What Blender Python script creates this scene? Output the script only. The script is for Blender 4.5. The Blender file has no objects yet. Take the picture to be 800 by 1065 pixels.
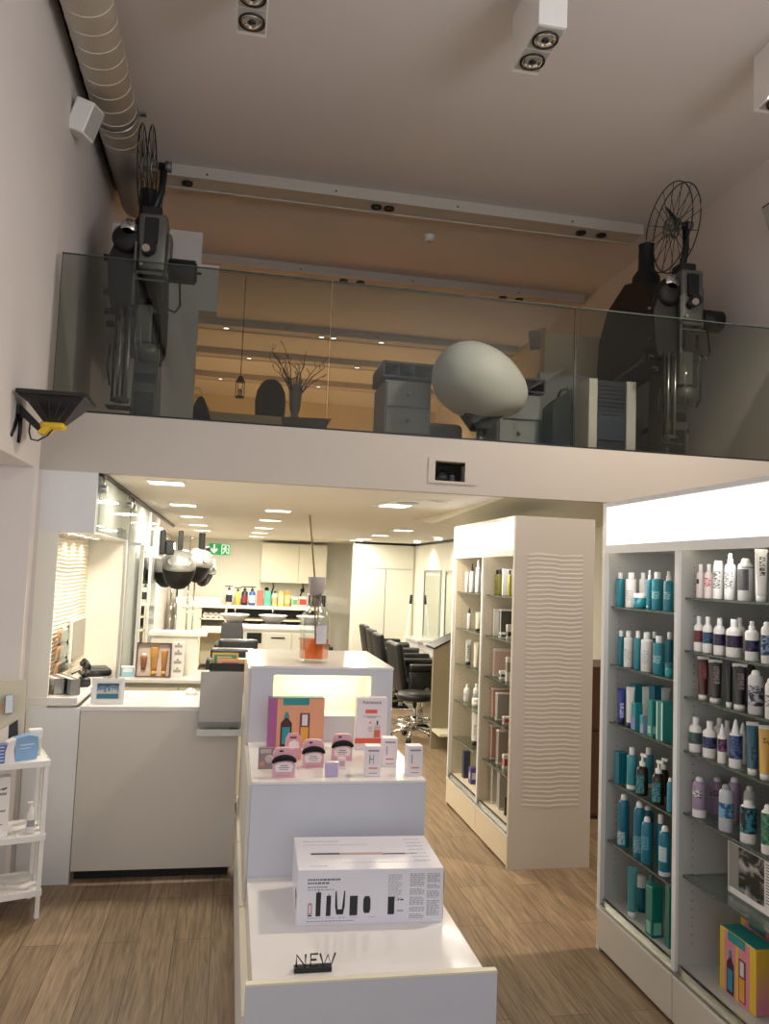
import bpy, bmesh, math, random
from mathutils import Vector, Matrix, Euler
random.seed(7)
S = bpy.context.scene
COL = S.collection
PI = math.pi

def hexc(h):
    h = h.lstrip('#')
    o = []
    for i in (0, 2, 4):
        c = int(h[i:i+2], 16) / 255
        o.append(c / 12.92 if c <= .04045 else ((c + .055) / 1.055) ** 2.4)
    return (*o, 1)

# ------------------------------------------------------------------ camera
cd = bpy.data.cameras.new('camera'); cam = bpy.data.objects.new('camera', cd); COL.objects.link(cam)
def cam_axes(yaw, pit, rol):
    cy, sy, cp, sp = math.cos(yaw), math.sin(yaw), math.cos(pit), math.sin(pit)
    fw = Vector((sy*cp, cy*cp, sp)); rt = Vector((cy, -sy, 0)); up = rt.cross(fw)
    c, s = math.cos(rol), math.sin(rol)
    return fw, c*rt + s*up, -s*rt + c*up
fw, rt, up = cam_axes(.18825, .07743, .03832)
cam.matrix_world = Matrix(((rt.x, up.x, -fw.x, 0), (rt.y, up.y, -fw.y, 0), (rt.z, up.z, -fw.z, 1.65), (0, 0, 0, 1)))
cd.sensor_fit = 'HORIZONTAL'; cd.sensor_width = 36; cd.lens = 36 * 826 / 800; cd.clip_start = .05
S.camera = cam

# ------------------------------------------------------------------ world, exposure, daylight
w = bpy.data.worlds.new('world'); S.world = w; w.use_nodes = True
w.node_tree.nodes['Background'].inputs[0].default_value = (.75, .78, .85, 1)
w.node_tree.nodes['Background'].inputs[1].default_value = .5
S.view_settings.view_transform = 'Standard'
S.view_settings.look = 'None'
S.view_settings.exposure = 0.0
S.view_settings.gamma = 1
S.view_settings.use_curve_mapping = False
S.cycles.use_denoising = True
S.cycles.max_bounces = 8; S.cycles.diffuse_bounces = 5; S.cycles.glossy_bounces = 4
S.cycles.transparent_max_bounces = 16; S.cycles.transmission_bounces = 6
S.cycles.sample_clamp_indirect = 4
S.cycles.caustics_reflective = False; S.cycles.caustics_refractive = False

def area(name, loc, d, sx, sy, power, col, parent=None, spread=180):
    l = bpy.data.lights.new(name, 'AREA'); l.shape = 'RECTANGLE'; l.size = sx; l.size_y = sy
    l.energy = power; l.color = col; l.spread = math.radians(spread)
    o = bpy.data.objects.new(name, l); COL.objects.link(o); o.location = loc
    o.rotation_euler = Vector(d).to_track_quat('-Z', 'Y').to_euler()
    if parent: o.parent = parent
    return o
area('daylight_front', (.6, -2.85, 1.75), (0, 1, .25), 5.0, 2.7, 36, (.70, .88, 1))
area('daylight_right', (3.44, -.9, 2.75), (-1, -.1, 1.25), 3.6, 2.3, 240, (.97, .97, 1))
area('daylight_side', (-2.4, 1.2, 1.2), (1, 0.12, 0), 4.6, 1.7, 34, (1, .92, .85))

# ------------------------------------------------------------------ materials
MC = {}
def mat(key, col, rough=.5, metal=0., emit=0., ecol=None, spec=.5, alpha=1., coat=0., noise=0., nscale=20., bump=0., trans=0.):
    if key in MC: return MC[key]
    m = bpy.data.materials.new(key); m.use_nodes = True
    nt = m.node_tree; b = nt.nodes['Principled BSDF']
    c = hexc(col) if isinstance(col, str) else col
    b.inputs['Base Color'].default_value = c
    b.inputs['Roughness'].default_value = rough; b.inputs['Metallic'].default_value = metal
    b.inputs['Specular IOR Level'].default_value = spec; b.inputs['Alpha'].default_value = alpha
    b.inputs['Coat Weight'].default_value = coat; b.inputs['Transmission Weight'].default_value = trans
    if emit:
        b.inputs['Emission Color'].default_value = hexc(ecol) if ecol else c
        b.inputs['Emission Strength'].default_value = emit
    if noise or bump:
        tc = nt.nodes.new('ShaderNodeTexCoord'); n = nt.nodes.new('ShaderNodeTexNoise')
        n.inputs['Scale'].default_value = nscale; n.inputs['Detail'].default_value = 4
        nt.links.new(tc.outputs['Object'], n.inputs['Vector'])
        if noise:
            mx = nt.nodes.new('ShaderNodeMix'); mx.data_type = 'RGBA'
            mx.inputs['A'].default_value = tuple(x * (1 - noise) for x in c[:3]) + (1,)
            mx.inputs['B'].default_value = tuple(min(1, x * (1 + noise)) for x in c[:3]) + (1,)
            nt.links.new(n.outputs['Fac'], mx.inputs['Factor']); nt.links.new(mx.outputs['Result'], b.inputs['Base Color'])
        if bump:
            bp = nt.nodes.new('ShaderNodeBump'); bp.inputs['Strength'].default_value = bump; bp.inputs['Distance'].default_value = .01
            nt.links.new(n.outputs['Fac'], bp.inputs['Height']); nt.links.new(bp.outputs['Normal'], b.inputs['Normal'])
    MC[key] = m
    return m
def PR(ink, base, key='print'):                # small print: ink lines broken up by noise over the pack colour
    k = key + ink + base
    if k in MC: return MC[k]
    m = bpy.data.materials.new('printed_' + k.replace('#', '')); m.use_nodes = True; nt = m.node_tree; b = nt.nodes['Principled BSDF']; b.inputs['Roughness'].default_value = .4
    tc = nt.nodes.new('ShaderNodeTexCoord'); mp = nt.nodes.new('ShaderNodeMapping'); n = nt.nodes.new('ShaderNodeTexNoise'); cr = nt.nodes.new('ShaderNodeValToRGB')
    mp.inputs['Scale'].default_value = (1, 1, 3.2) if key == 'print' else (1, 1, 1); n.inputs['Scale'].default_value = 95 if key == 'print' else 55; n.inputs['Detail'].default_value = 2
    cr.color_ramp.elements[0].position = .46; cr.color_ramp.elements[1].position = .56
    cr.color_ramp.elements[0].color = hexc(ink); cr.color_ramp.elements[1].color = hexc(base)
    nt.links.new(tc.outputs['Object'], mp.inputs[0]); nt.links.new(mp.outputs[0], n.inputs['Vector']); nt.links.new(n.outputs['Fac'], cr.inputs[0]); nt.links.new(cr.outputs[0], b.inputs['Base Color'])
    MC[k] = m
    return m
def P(col, rough=.4, **k):                     # plain coloured plastic, card or paint
    return mat('paint_%s_%s' % (str(col).lstrip('#'), rough), col, rough, **k)

def glass(key, tint, refl=.08, rough=.02, edge=.6, haze=0., hcol=(.8, .8, .8, 1)):
    if key in MC: return MC[key]
    m = bpy.data.materials.new(key); m.use_nodes = True; nt = m.node_tree; nt.nodes.clear()
    out = nt.nodes.new('ShaderNodeOutputMaterial'); tr = nt.nodes.new('ShaderNodeBsdfTransparent'); gl = nt.nodes.new('ShaderNodeBsdfGlossy')
    tr.inputs[0].default_value = (*tint, 1); gl.inputs['Roughness'].default_value = rough; gl.inputs['Color'].default_value = (.9, .95, .92, 1)
    lw = nt.nodes.new('ShaderNodeLayerWeight'); lw.inputs['Blend'].default_value = .35
    mr = nt.nodes.new('ShaderNodeMapRange'); mr.inputs['To Min'].default_value = refl; mr.inputs['To Max'].default_value = min(1, refl + edge)
    nt.links.new(lw.outputs['Fresnel'], mr.inputs['Value'])
    mx = nt.nodes.new('ShaderNodeMixShader'); nt.links.new(mr.outputs['Result'], mx.inputs[0])
    nt.links.new(tr.outputs[0], mx.inputs[1]); nt.links.new(gl.outputs[0], mx.inputs[2])
    last = mx
    if haze:
        df = nt.nodes.new('ShaderNodeBsdfDiffuse'); df.inputs[0].default_value = hcol
        m2 = nt.nodes.new('ShaderNodeMixShader'); m2.inputs[0].default_value = haze
        nt.links.new(mx.outputs[0], m2.inputs[1]); nt.links.new(df.outputs[0], m2.inputs[2]); last = m2
    nt.links.new(last.outputs[0], out.inputs[0]); MC[key] = m
    return m

def wood_floor():
    m = bpy.data.materials.new('oak_plank_floor'); m.use_nodes = True; nt = m.node_tree; b = nt.nodes['Principled BSDF']
    N = nt.nodes.new; L = nt.links.new
    tc = N('ShaderNodeTexCoord'); mp = N('ShaderNodeMapping'); mp.inputs['Rotation'].default_value = (0, 0, PI/2)
    L(tc.outputs['Object'], mp.inputs[0])
    br = N('ShaderNodeTexBrick'); br.offset = .37; br.inputs['Scale'].default_value = 1; br.inputs['Brick Width'].default_value = 1.25
    br.inputs['Row Height'].default_value = .16; br.inputs['Mortar Size'].default_value = .0018; br.inputs['Bias'].default_value = 0
    br.inputs['Color1'].default_value = hexc('#a08a70'); br.inputs['Color2'].default_value = hexc('#8a755d'); br.inputs['Mortar'].default_value = hexc('#5d4936')
    L(mp.outputs[0], br.inputs['Vector'])
    m2 = N('ShaderNodeMapping'); m2.inputs['Scale'].default_value = (26, 1.5, 1); L(tc.outputs['Object'], m2.inputs[0])
    n = N('ShaderNodeTexNoise'); n.inputs['Scale'].default_value = 2.2; n.inputs['Detail'].default_value = 8; n.inputs['Distortion'].default_value = 1.1; L(m2.outputs[0], n.inputs['Vector'])
    cr = N('ShaderNodeValToRGB'); cr.color_ramp.elements[0].position = .32; cr.color_ramp.elements[0].color = (.5, .48, .46, 1)
    cr.color_ramp.elements[1].position = .66; cr.color_ramp.elements[1].color = (1.12, 1.1, 1.08, 1); L(n.outputs['Fac'], cr.inputs[0])
    mx = N('ShaderNodeMix'); mx.data_type = 'RGBA'; mx.blend_type = 'MULTIPLY'; mx.inputs['Factor'].default_value = .85
    L(br.outputs['Color'], mx.inputs['A']); L(cr.outputs[0], mx.inputs['B']); L(mx.outputs['Result'], b.inputs['Base Color'])
    b.inputs['Roughness'].default_value = .42; b.inputs['Specular IOR Level'].default_value = .35
    return m
def duct_mat():
    return mat('grey_duct_insulation', '#dcd6ca', .6, noise=.05, nscale=6)

M_WALL = mat('white_wall_paint', '#d9d2ce', .75, noise=.02, nscale=3, bump=.04)
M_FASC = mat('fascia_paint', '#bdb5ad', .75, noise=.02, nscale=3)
M_CEIL = mat('white_ceiling_paint', '#d4ceca', .85, noise=.02, nscale=2)
M_SALON = mat('salon_white_paint', '#e9e6da', .6)
M_LACQ = mat('white_lacquer', '#dedede', .28, spec=.5)
M_GLOSS = mat('glossy_white_laminate', '#e6e2df', .08, spec=.6)
M_CREAM = mat('cream_laminate', '#e2dcc6', .4)
M_TAUPE = mat('taupe_laminate', '#8b8069', .5)
M_GREYW = mat('pale_grey_paint', '#a9a8a2', .6)
M_BLACK = mat('black_plastic', '#141414', .4)
M_BLACKM = mat('black_painted_metal', '#0a0a0b', .6, metal=0., noise=.2, nscale=30)
M_DGREY = mat('dark_grey_metal', '#2c2e2f', .45, metal=.6, noise=.2, nscale=25)
M_CAST = mat('grey_cast_metal', '#6a6a66', .45, metal=.55, noise=.15, nscale=25)
M_STEEL = mat('brushed_steel', '#b9bab8', .28, metal=1)
M_CHROME = mat('chrome', '#d8d8d8', .1, metal=1)
M_LEATHER = mat('black_leather', '#17171a', .38, bump=.15, nscale=90)
M_SILVER = mat('silver_plastic', '#b4b4b2', .25, metal=.5)
M_INTER = mat('grey_cabinet_lining', '#b5b4b0', .5)
M_INTERC = mat('beige_cabinet_lining', '#cfc3ae', .5)
M_WHITE = mat('white_plastic', '#e8e6e2', .35)
M_CARD = mat('white_card', '#e9e4e2', .5)
M_LBOX = mat('lit_acrylic_panel', '#ffffff', .3, emit=1.15, ecol='#f1f3ff')
M_DIFF = mat('lit_lamp_diffuser', '#ffffff', .4, emit=5, ecol='#fff4dc')
G_RAIL = glass('smoked_railing_glass', (.70, .72, .70), refl=.01, edge=.3)
G_SHELF = glass('clear_shelf_glass', (.93, .965, .95), refl=.03)
G_EDGE = mat('green_glass_edge', '#46524d', .2)
G_PANE = glass('clear_window_glass', (.93, .95, .94), refl=.03)
G_FROST = glass('milky_partition_glass', (.75, .77, .76), refl=.1, rough=.05, haze=.32, hcol=(.75, .75, .73, 1))
G_CLEAR = glass('clear_bottle_glass', (.93, .95, .93), refl=.04, edge=.35)
G_PLEX = glass('clear_acrylic', (.92, .93, .93), refl=.05)
M_AMBER = glass('amber_liquid', (.95, .36, .06), refl=.01, edge=.08, haze=.4, hcol=(.8, .24, .03, 1))
M_MIRROR = mat('mirror_glass', '#dfe6e0', .02, metal=1)

# ------------------------------------------------------------------ mesh building
class MB:
    def __init__(s): s.bm = bmesh.new(); s.mats = []; s.i = 0
    def use(s, m):
        if m not in s.mats: s.mats.append(m)
        s.i = s.mats.index(m); return s
    def _fin(s, n0, smooth=False):
        s.bm.faces.ensure_lookup_table()
        for f in s.bm.faces[n0:]: f.material_index = s.i; f.smooth = smooth
    def box(s, a, b, bev=0., M=None, seg=1):
        n0 = len(s.bm.faces); a, b = [min(p, q) for p, q in zip(a, b)], [max(p, q) for p, q in zip(a, b)]
        if bev:
            t = bmesh.new(); bmesh.ops.create_cube(t, size=1)
            for v in t.verts: v.co = Vector([(a[k] + b[k]) / 2 + v.co[k] * (b[k] - a[k]) for k in range(3)])
            bmesh.ops.bevel(t, geom=list(t.edges), offset=bev, segments=seg, affect='EDGES', profile=.5)
            mp = {v: s.bm.verts.new(M @ v.co if M else v.co) for v in t.verts}
            for f in t.faces: s.bm.faces.new([mp[v] for v in f.verts])
            t.free()
        else:
            c = [Vector((x, y, z)) for x in (a[0], b[0]) for y in (a[1], b[1]) for z in (a[2], b[2])]
            vs = [s.bm.verts.new(M @ p if M else p) for p in c]
            for f in ((0,1,3,2), (4,6,7,5), (0,4,5,1), (2,3,7,6), (0,2,6,4), (1,5,7,3)): s.bm.faces.new([vs[k] for k in f])
        s._fin(n0, bool(bev) and seg > 1); return s
    def lathe(s, prof, c=(0,0,0), n=20, M=None, sx=1, sy=1, a0=0, a1=2*PI, smooth=True):
        n0 = len(s.bm.faces); full = abs(a1 - a0 - 2*PI) < 1e-6; k = n if full else n + 1
        rings = []
        for r, z in prof:
            if r < 1e-6 and full:
                p = Vector((c[0], c[1], c[2] + z)); rings.append([s.bm.verts.new(M @ p if M else p)])
            else:
                ring = []
                for i in range(k):
                    a = a0 + (a1 - a0) * i / n
                    p = Vector((c[0] + r*sx*math.cos(a), c[1] + r*sy*math.sin(a), c[2] + z)); ring.append(s.bm.verts.new(M @ p if M else p))
                rings.append(ring)
        for A, B in zip(rings, rings[1:]):
            for i in range(n):
                j = (i + 1) % k
                if len(A) == 1 and len(B) == 1: continue
                if len(A) == 1: s.bm.faces.new((A[0], B[j], B[i]))
                elif len(B) == 1: s.bm.faces.new((A[i], A[j], B[0]))
                else: s.bm.faces.new((A[i], A[j], B[j], B[i]))
        s._fin(n0, smooth)
        return s
    def cyl(s, p0, p1, r0, r1=None, n=16, smooth=True):
        p0, p1 = Vector(p0), Vector(p1); d = p1 - p0; L = d.length; r1 = r0 if r1 is None else r1
        M = Matrix.Translation(p0) @ d.to_track_quat('Z', 'Y').to_matrix().to_4x4()
        n0 = len(s.bm.faces)
        A = [s.bm.verts.new(M @ Vector((r0*math.cos(2*PI*i/n), r0*math.sin(2*PI*i/n), 0))) for i in range(n)]
        B = [s.bm.verts.new(M @ Vector((r1*math.cos(2*PI*i/n), r1*math.sin(2*PI*i/n), L))) for i in range(n)]
        for i in range(n): s.bm.faces.new((A[i], A[(i+1) % n], B[(i+1) % n], B[i]))
        s._fin(n0, smooth); n1 = len(s.bm.faces)
        s.bm.faces.new(A[::-1]); s.bm.faces.new(B); s._fin(n1, False); return s
    def tube(s, pts, r, n=8, closed=False):
        pts = [Vector(p) for p in pts]; n0 = len(s.bm.faces); rings = []; m = len(pts)
        for i, p in enumerate(pts):
            a = pts[(i - 1) % m] if (closed or i > 0) else p; b = pts[(i + 1) % m] if (closed or i < m - 1) else p
            q = (b - a).to_track_quat('Z', 'Y'); rr = r[i] if isinstance(r, (list, tuple)) else r
            rings.append([s.bm.verts.new(p + q @ Vector((rr*math.cos(2*PI*k/n), rr*math.sin(2*PI*k/n), 0))) for k in range(n)])
        for i in range(m if closed else m - 1):
            A, B = rings[i], rings[(i + 1) % m]
            best = min(range(n), key=lambda o: (A[0].co - B[o].co).length) if closed and i == m - 1 else 0
            for k in range(n): s.bm.faces.new((A[k], A[(k+1) % n], B[(k+1+best) % n], B[(k+best) % n]))
        if not closed: s.bm.faces.new(rings[0][::-1]); s.bm.faces.new(rings[-1])
        s._fin(n0, True); return s
    def prism(s, poly, ax, a, b, M=None):
        n0 = len(s.bm.faces)
        def mk(p, t):
            v = {'x': (t, p[0], p[1]), 'y': (p[0], t, p[1]), 'z': (p[0], p[1], t)}[ax]; v = Vector(v)
            return s.bm.verts.new(M @ v if M else v)
        A = [mk(p, a) for p in poly]; B = [mk(p, b) for p in poly]; n = len(poly)
        s.bm.faces.new(A[::-1]); s.bm.faces.new(B)
        for i in range(n): s.bm.faces.new((A[i], A[(i+1) % n], B[(i+1) % n], B[i]))
        s._fin(n0); return s
    def faces(s, vs, fs, smooth=False):
        n0 = len(s.bm.faces); V = [s.bm.verts.new(v) for v in vs]
        for f in fs: s.bm.faces.new([V[i] for i in f])
        s._fin(n0, smooth); return s
    def build(s, name, parent=None, loc=None, rot=None):
        bmesh.ops.recalc_face_normals(s.bm, faces=list(s.bm.faces))
        me = bpy.data.meshes.new(name); s.bm.to_mesh(me); s.bm.free()
        for m in s.mats: me.materials.append(m)
        o = bpy.data.objects.new(name, me); COL.objects.link(o)
        if parent: o.parent = parent
        if loc: o.location = loc
        if rot: o.rotation_euler = rot
        return o
def mb(m): return MB().use(m)
def tag(o, label, cat, group=None, kind=None):
    o['label'] = label; o['category'] = cat
    if group: o['group'] = group
    if kind: o['kind'] = kind
    return o
def thing(name, label, cat, loc=(0,0,0), rz=0., group=None, rot=None):
    o = bpy.data.objects.new(name, None); COL.objects.link(o); o.empty_display_size = .05
    o.location = loc; o.rotation_euler = rot if rot else (0, 0, rz)
    return tag(o, label, cat, group)
def struct(o, label=None):
    o['kind'] = 'structure'
    if label: o['label'] = label
    return o
def text(name, s, size, parent, loc, rot, m, ext=.0004, sx=1., align='CENTER'):
    cu = bpy.data.curves.new(name, 'FONT'); cu.body = s; cu.size = size; cu.extrude = ext; cu.align_x = align; cu.align_y = 'CENTER'
    t = bpy.data.objects.new(name, cu); COL.objects.link(t)
    me = bpy.data.meshes.new_from_object(t.evaluated_get(bpy.context.evaluated_depsgraph_get()))
    bpy.data.objects.remove(t); bpy.data.curves.remove(cu)
    me.materials.clear(); me.materials.append(m)
    o = bpy.data.objects.new(name, me); COL.objects.link(o); o.parent = parent; o.location = loc; o.rotation_euler = rot; o.scale = (sx, 1, 1)
    return o
ORD = ['first', 'second', 'third', 'fourth', 'fifth', 'sixth', 'seventh', 'eighth', 'ninth']

# ------------------------------------------------------------------ room shell
struct(mb(wood_floor()).box((-2.6, -3.1, -.06), (3.6, 14, 0)).build('floor'))
struct(mb(M_CEIL).box((-2.6, -3.1, 4.6), (3.6, 14, 4.72)).build('ceiling'))
b = mb(M_WALL).box((-1.2, -3.1, 2.13), (-1.02, 14, 4.6))
b.box((-2.6, -3.1, 2.13), (-1.2, 4.35, 2.3))
b.box((-2.6, 4.35, 0), (-1.02, 4.44, 2.1299)); b.box((-2.6, 4.3501, 2.1301), (-1.2001, 4.44, 2.3)); b.box((-1.2, 4.44, 0), (-1.0, 14, 2.13))
struct(b.build('wall_left'))
struct(mb(M_WALL).box((3.5, 1.0, 0), (3.65, 14, 4.6)).box((3.5, -3.1, 0), (3.65, -2.8, 4.6)).box((3.5, -2.8, 0), (3.65, 1.0, 1.5)).box((3.5, -2.8, 4.0), (3.65, 1.0, 4.6)).build('wall_right'))
fr = mb(M_DGREY)
for y in (-2.8, -.93, .94): fr.box((3.55, y, 1.5), (3.61, y + .06, 4.0))
fr.box((3.55, -2.8, 1.5), (3.61, 1.0, 1.56)).box((3.55, -2.8, 3.94), (3.61, 1.0, 4.0))
fo = struct(fr.build('window_8')); mb(G_PANE).box((3.575, -2.75, 1.55), (3.585, .95, 3.95)).build('pane', fo)
struct(mb(M_SALON).box((-1.0, 13.8, 0), (3.5, 13.95, 2.14)).build('wall_back'))
struct(mb(mat('warm_beige_paint', '#d8c8a4', .8)).box((-1.0, 13.8, 2.45), (3.5, 13.95, 4.6)).build('wall_mezzanine_back'))
# shop front behind the camera: wall with a wide window
b = mb(M_WALL).box((-2.6, -3.1, 0), (3.6, -3.0, .35)).box((-2.6, -3.1, 3.2), (3.6, -3.0, 4.6)).box((-2.6, -3.1, .35), (-2.1, -3.0, 3.2)).box((3.2, -3.1, .35), (3.6, -3.0, 3.2))
struct(b.build('wall_front'))
fr = mb(M_DGREY)
for x in (-2.1, .5, 3.14): fr.box((x, -3.08, .35), (x + .06, -3.02, 3.2))
fr.box((-2.1, -3.08, .35), (3.2, -3.02, .41)).box((-2.1, -3.08, 3.14), (3.2, -3.02, 3.2))
fo = struct(fr.build('window_1')); mb(G_PANE).box((-2.06, -3.055, .4), (3.16, -3.045, 3.15)).build('pane', fo)
b = mb(M_WALL).box((-2.7, -3.1, 0), (-2.6, 4.44, .3)).box((-2.7, -3.1, 2.05), (-2.6, 4.44, 2.3)).box((-2.7, -3.1, .3), (-2.6, -1.3, 2.05)).box((-2.7, 3.6, .3), (-2.6, 4.44, 2.05))
struct(b.build('wall_recess'))
fr = mb(M_DGREY)
for y in (-1.3, 1.1, 3.54): fr.box((-2.68, y, .3), (-2.62, y + .06, 2.05))
fr.box((-2.68, -1.3, .3), (-2.62, 3.6, .36)).box((-2.68, -1.3, 1.99), (-2.62, 3.6, 2.05))
fo = struct(fr.build('window_2')); mb(G_PANE).box((-2.655, -1.26, .35), (-2.645, 3.56, 2.0)).build('pane', fo)
# mezzanine slab, its fascia and the salon ceiling under it
struct(mb(mat('mezzanine_floor_boards', '#b89a74', .5, noise=.12, nscale=5)).box((-1.02, 4.7, 2.2), (3.5, 13.8, 2.44)).box((-1.02, 4.5, 2.33), (3.5, 4.7, 2.44)).build('floor_mezzanine'))
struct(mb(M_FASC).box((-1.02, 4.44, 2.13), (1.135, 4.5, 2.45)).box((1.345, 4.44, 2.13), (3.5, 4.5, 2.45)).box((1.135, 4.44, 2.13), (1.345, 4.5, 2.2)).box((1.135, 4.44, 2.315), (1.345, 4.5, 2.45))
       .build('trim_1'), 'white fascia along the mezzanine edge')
struct(mb(mat('salon_ceiling_paint', '#f0ebdf', .7)).box((-1.0, 4.5, 2.14), (3.5, 13.8, 2.2)).build('ceiling_salon'))
struct(mb(M_CREAM).prism([(4.52, 2.14), (6.3, 2.075), (7.05, 2.14)], 'x', 1.61, 3.5).build('trim_2'), 'sloping soffit panel under the salon ceiling')
# recess for the fascia peephole
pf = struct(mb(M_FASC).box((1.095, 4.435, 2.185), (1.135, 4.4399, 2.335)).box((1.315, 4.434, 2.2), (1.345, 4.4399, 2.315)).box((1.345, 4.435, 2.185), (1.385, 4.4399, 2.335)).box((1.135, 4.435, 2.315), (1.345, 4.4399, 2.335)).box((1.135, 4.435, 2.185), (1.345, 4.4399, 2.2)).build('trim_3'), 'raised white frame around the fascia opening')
mb(P('#3a3a3a', .8)).box((1.135, 4.62, 2.2), (1.345, 4.63, 2.315)).build('niche_back', pf)
mb(M_WALL).box((1.13, 4.5, 2.201), (1.135, 4.63, 2.315)).box((1.345, 4.5, 2.201), (1.35, 4.63, 2.315)).build('niche_cheek', pf)
t = thing('security_camera', 'small black camera inside the square opening in the white fascia', 'camera', (1.195, 4.52, 2.2))
mb(M_BLACK).lathe([(0, 0), (.05, 0), (.05, .03), (.042, .055), (.022, .074), (0, .078)], n=20).build('housing', t)
mb(M_CHROME).cyl((0, -.044, .022), (0, -.034, .026), .012).build('lens', t)
mb(M_BLACK).box((.05, 0, 0), (.085, .03, .052), .004).build('junction_box', t)
# walls up on the mezzanine
struct(mb(M_WALL).box((-1.02, 6.2, 2.44), (-.35, 6.3, 4.25)).box((-.35, 6.2, 3.63), (-.21, 6.3, 4.0)).build('wall_mezzanine_left'))
struct(mb(mat('warm_beige_paint', '#d8c8a4', .8)).box((2.5, 6.2, 2.44), (3.5, 6.3, 3.73)).build('wall_mezzanine_right'))
struct(mb(M_GREYW).box((2.33, 5.86, 2.44), (3.5, 5.92, 3.29)).build('wall_half'), 'grey half-height wall behind the right film projector')
for i, (x0, x1, z0, z1) in enumerate(((-.5, -.18, 2.62, 2.9), (.12, .5, 2.75, 3.2), (.62, .84, 2.6, 2.86), (1.0, 1.25, 2.58, 2.84), (1.4, 1.72, 2.6, 2.86))):
    y = 13.78
    wf = struct(mb(M_WHITE).box((x0 - .04, y - .03, z0 - .04), (x1 + .04, y, z0)).box((x0 - .04, y - .03, z1), (x1 + .04, y, z1 + .04)).box((x0 - .04, y - .03, z0), (x0, y, z1)).box((x1, y - .03, z0), (x1 + .04, y, z1)).build('window_%d' % (i + 3)))
    mb(mat('daylit_window_pane', '#c8dcf0', .3, emit=.9, ecol=('#b9cbe6' if i != 1 else '#cfe6c2')) if i != 1 else mat('daylit_green_pane', '#d8ead0', .3, emit=.9, ecol='#d6ecc8')).box((x0, y - .012, z0), (x1, y - .006, z1)).build('pane', wf)

# glass balustrade
t = thing('glass_balustrade', 'smoked glass balustrade in three panes along the mezzanine edge', 'glass railing', (0, 4.47, 2.45))
for x0, x1 in ((-.985, .488), (.498, 1.995), (2.005, 3.49)):
    g = mb(G_RAIL).box((x0, -.006, 0), (x1, .006, .872)).build('glass_pane', t)
    mb(G_EDGE).box((x0, -.0062, .872), (x1, .0062, .8765)).box((x0 - .001, -.0062, 0), (x0, .0062, .8765)).box((x1, -.0062, 0), (x1 + .001, .0062, .8765)).build('polished_edge', g)
mb(M_DGREY).box((-1.0, -.02, -.002), (3.49, .02, .012)).build('base_channel', t)

# air duct, speakers, ceiling lights
b = mb(duct_mat()); yy = 6.19; pr = []
b.tube([(-.845, -3.0, 4.43), (-.845, 5.25, 4.43)], .128, 24)
for k in range(58):
    y = 5.2 - k * .14
    b.tube([(-.845 + .1295*math.cos(a), y + .05*math.sin(a) * .6, 4.43 + .1295*math.sin(a)) for a in [2*PI*i/24 for i in range(24)]], .002, 5, closed=True)
t = thing('ventilation_duct', 'wrapped grey ventilation duct running along the top of the left wall', 'duct', (0, 0, 0))
b.build('insulated_pipe', t)
mb(mat('bare_duct_metal', '#8f887c', .4, metal=.5)).tube([(-.845, 5.25, 4.43), (-.845, 6.195, 4.43)], .128, 24).build('bare_pipe', t)
b = mb(M_STEEL)
b.tube([(-.845 + .134*math.cos(a), 4.95, 4.43 + .134*math.sin(a)) for a in [2*PI*i/24 for i in range(24)]], .006, 6, closed=True)
b.box((-.72, 4.935, 4.43), (-.66, 4.965, 4.445)); b.box((-.852, 4.935, 4.56), (-.838, 4.965, 4.6)).build('pipe_clamp', t)
mb(M_BLACK).box((-1.018, -3.0, 4.5), (-.985, 6.19, 4.52)).build('gap_shadow_strip', t)  # black strip painted in for the shadow between duct and wall

def speaker(label, loc, rz, col, side):
    t = thing('wall_speaker', label, 'speaker', loc, rz, 'wall speakers'); t.scale = (side, side, side)
    b = mb(col).prism([(-.075, -.07), (.075, -.07), (.105, .06), (.06, .095), (-.06, .095), (-.105, .06)], 'z', -.12, .12)
    o = b.build('cabinet', t); o.rotation_euler = (.35, 0, 0)
    md = o.modifiers.new('bevel', 'BEVEL'); md.width = .012; md.segments = 3
    mb(M_GREYW).box((-.068, -.0745, -.105), (.068, -.069, .105), .002).build('grille', o)
    mb(M_STEEL).cyl((0, .09, 0), (0, .15, -.0), .016).build('ball_joint', t)
    mb(M_STEEL).box((-.03, .145, -.06), (.03, .155, .06), .003).build('wall_plate', t)
speaker('white loudspeaker on the left wall under the ventilation duct', (-.945, 4.62, 4.165), math.radians(70), M_WHITE, .78)
speaker('white loudspeaker in the back room above the grey drawers', (2.9, 7.4, 4.05), math.radians(-40), M_WHITE, .9)
speaker('dark loudspeaker cut by the right edge of the photo', (3.46, 4.55, 4.13), math.radians(-90), M_DGREY, .8)

def spot_insert(t, y, z, lit=0.):
    f = mb(M_GREYW).box((-.066, y - .08, z - .004), (.066, y + .08, z)).build('lamp_frame', t)
    mb(M_BLACK).lathe([(.064, -.0045), (.064, -.014), (.057, -.014), (.057, -.0045)], (0, y, z), 24).build('trim_ring', f)
    mb(M_CHROME).lathe([(.056, -.006), (.05, -.016), (.042, -.007), (.026, .0), (.012, -.001)], (0, y, z), 24).build('reflector', f)
    mb(M_DIFF if lit else M_DGREY).lathe([(.012, -.001), (.02, -.012), (0, -.016)], (0, y, z), 16).build('bulb', f)
def ceiling_box(label, x, y0, lit=False):
    t = thing('ceiling_spotlight', label, 'ceiling light', (x, y0, 4.6), 0, 'box spotlights on the high ceiling')
    mb(M_WHITE).box((-.072, -.38, -.32), (.072, 0, 0), .003).build('housing', t)
    for y in (-.285, -.115): spot_insert(t, y, -.3205, lit)
    return t
ceiling_box('white box spotlight with twin lamps, cut by the photo top edge', -.036, 3.82)
ceiling_box('white box spotlight with twin lamps at the middle of the high ceiling', 1.372, 3.77)
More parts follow.
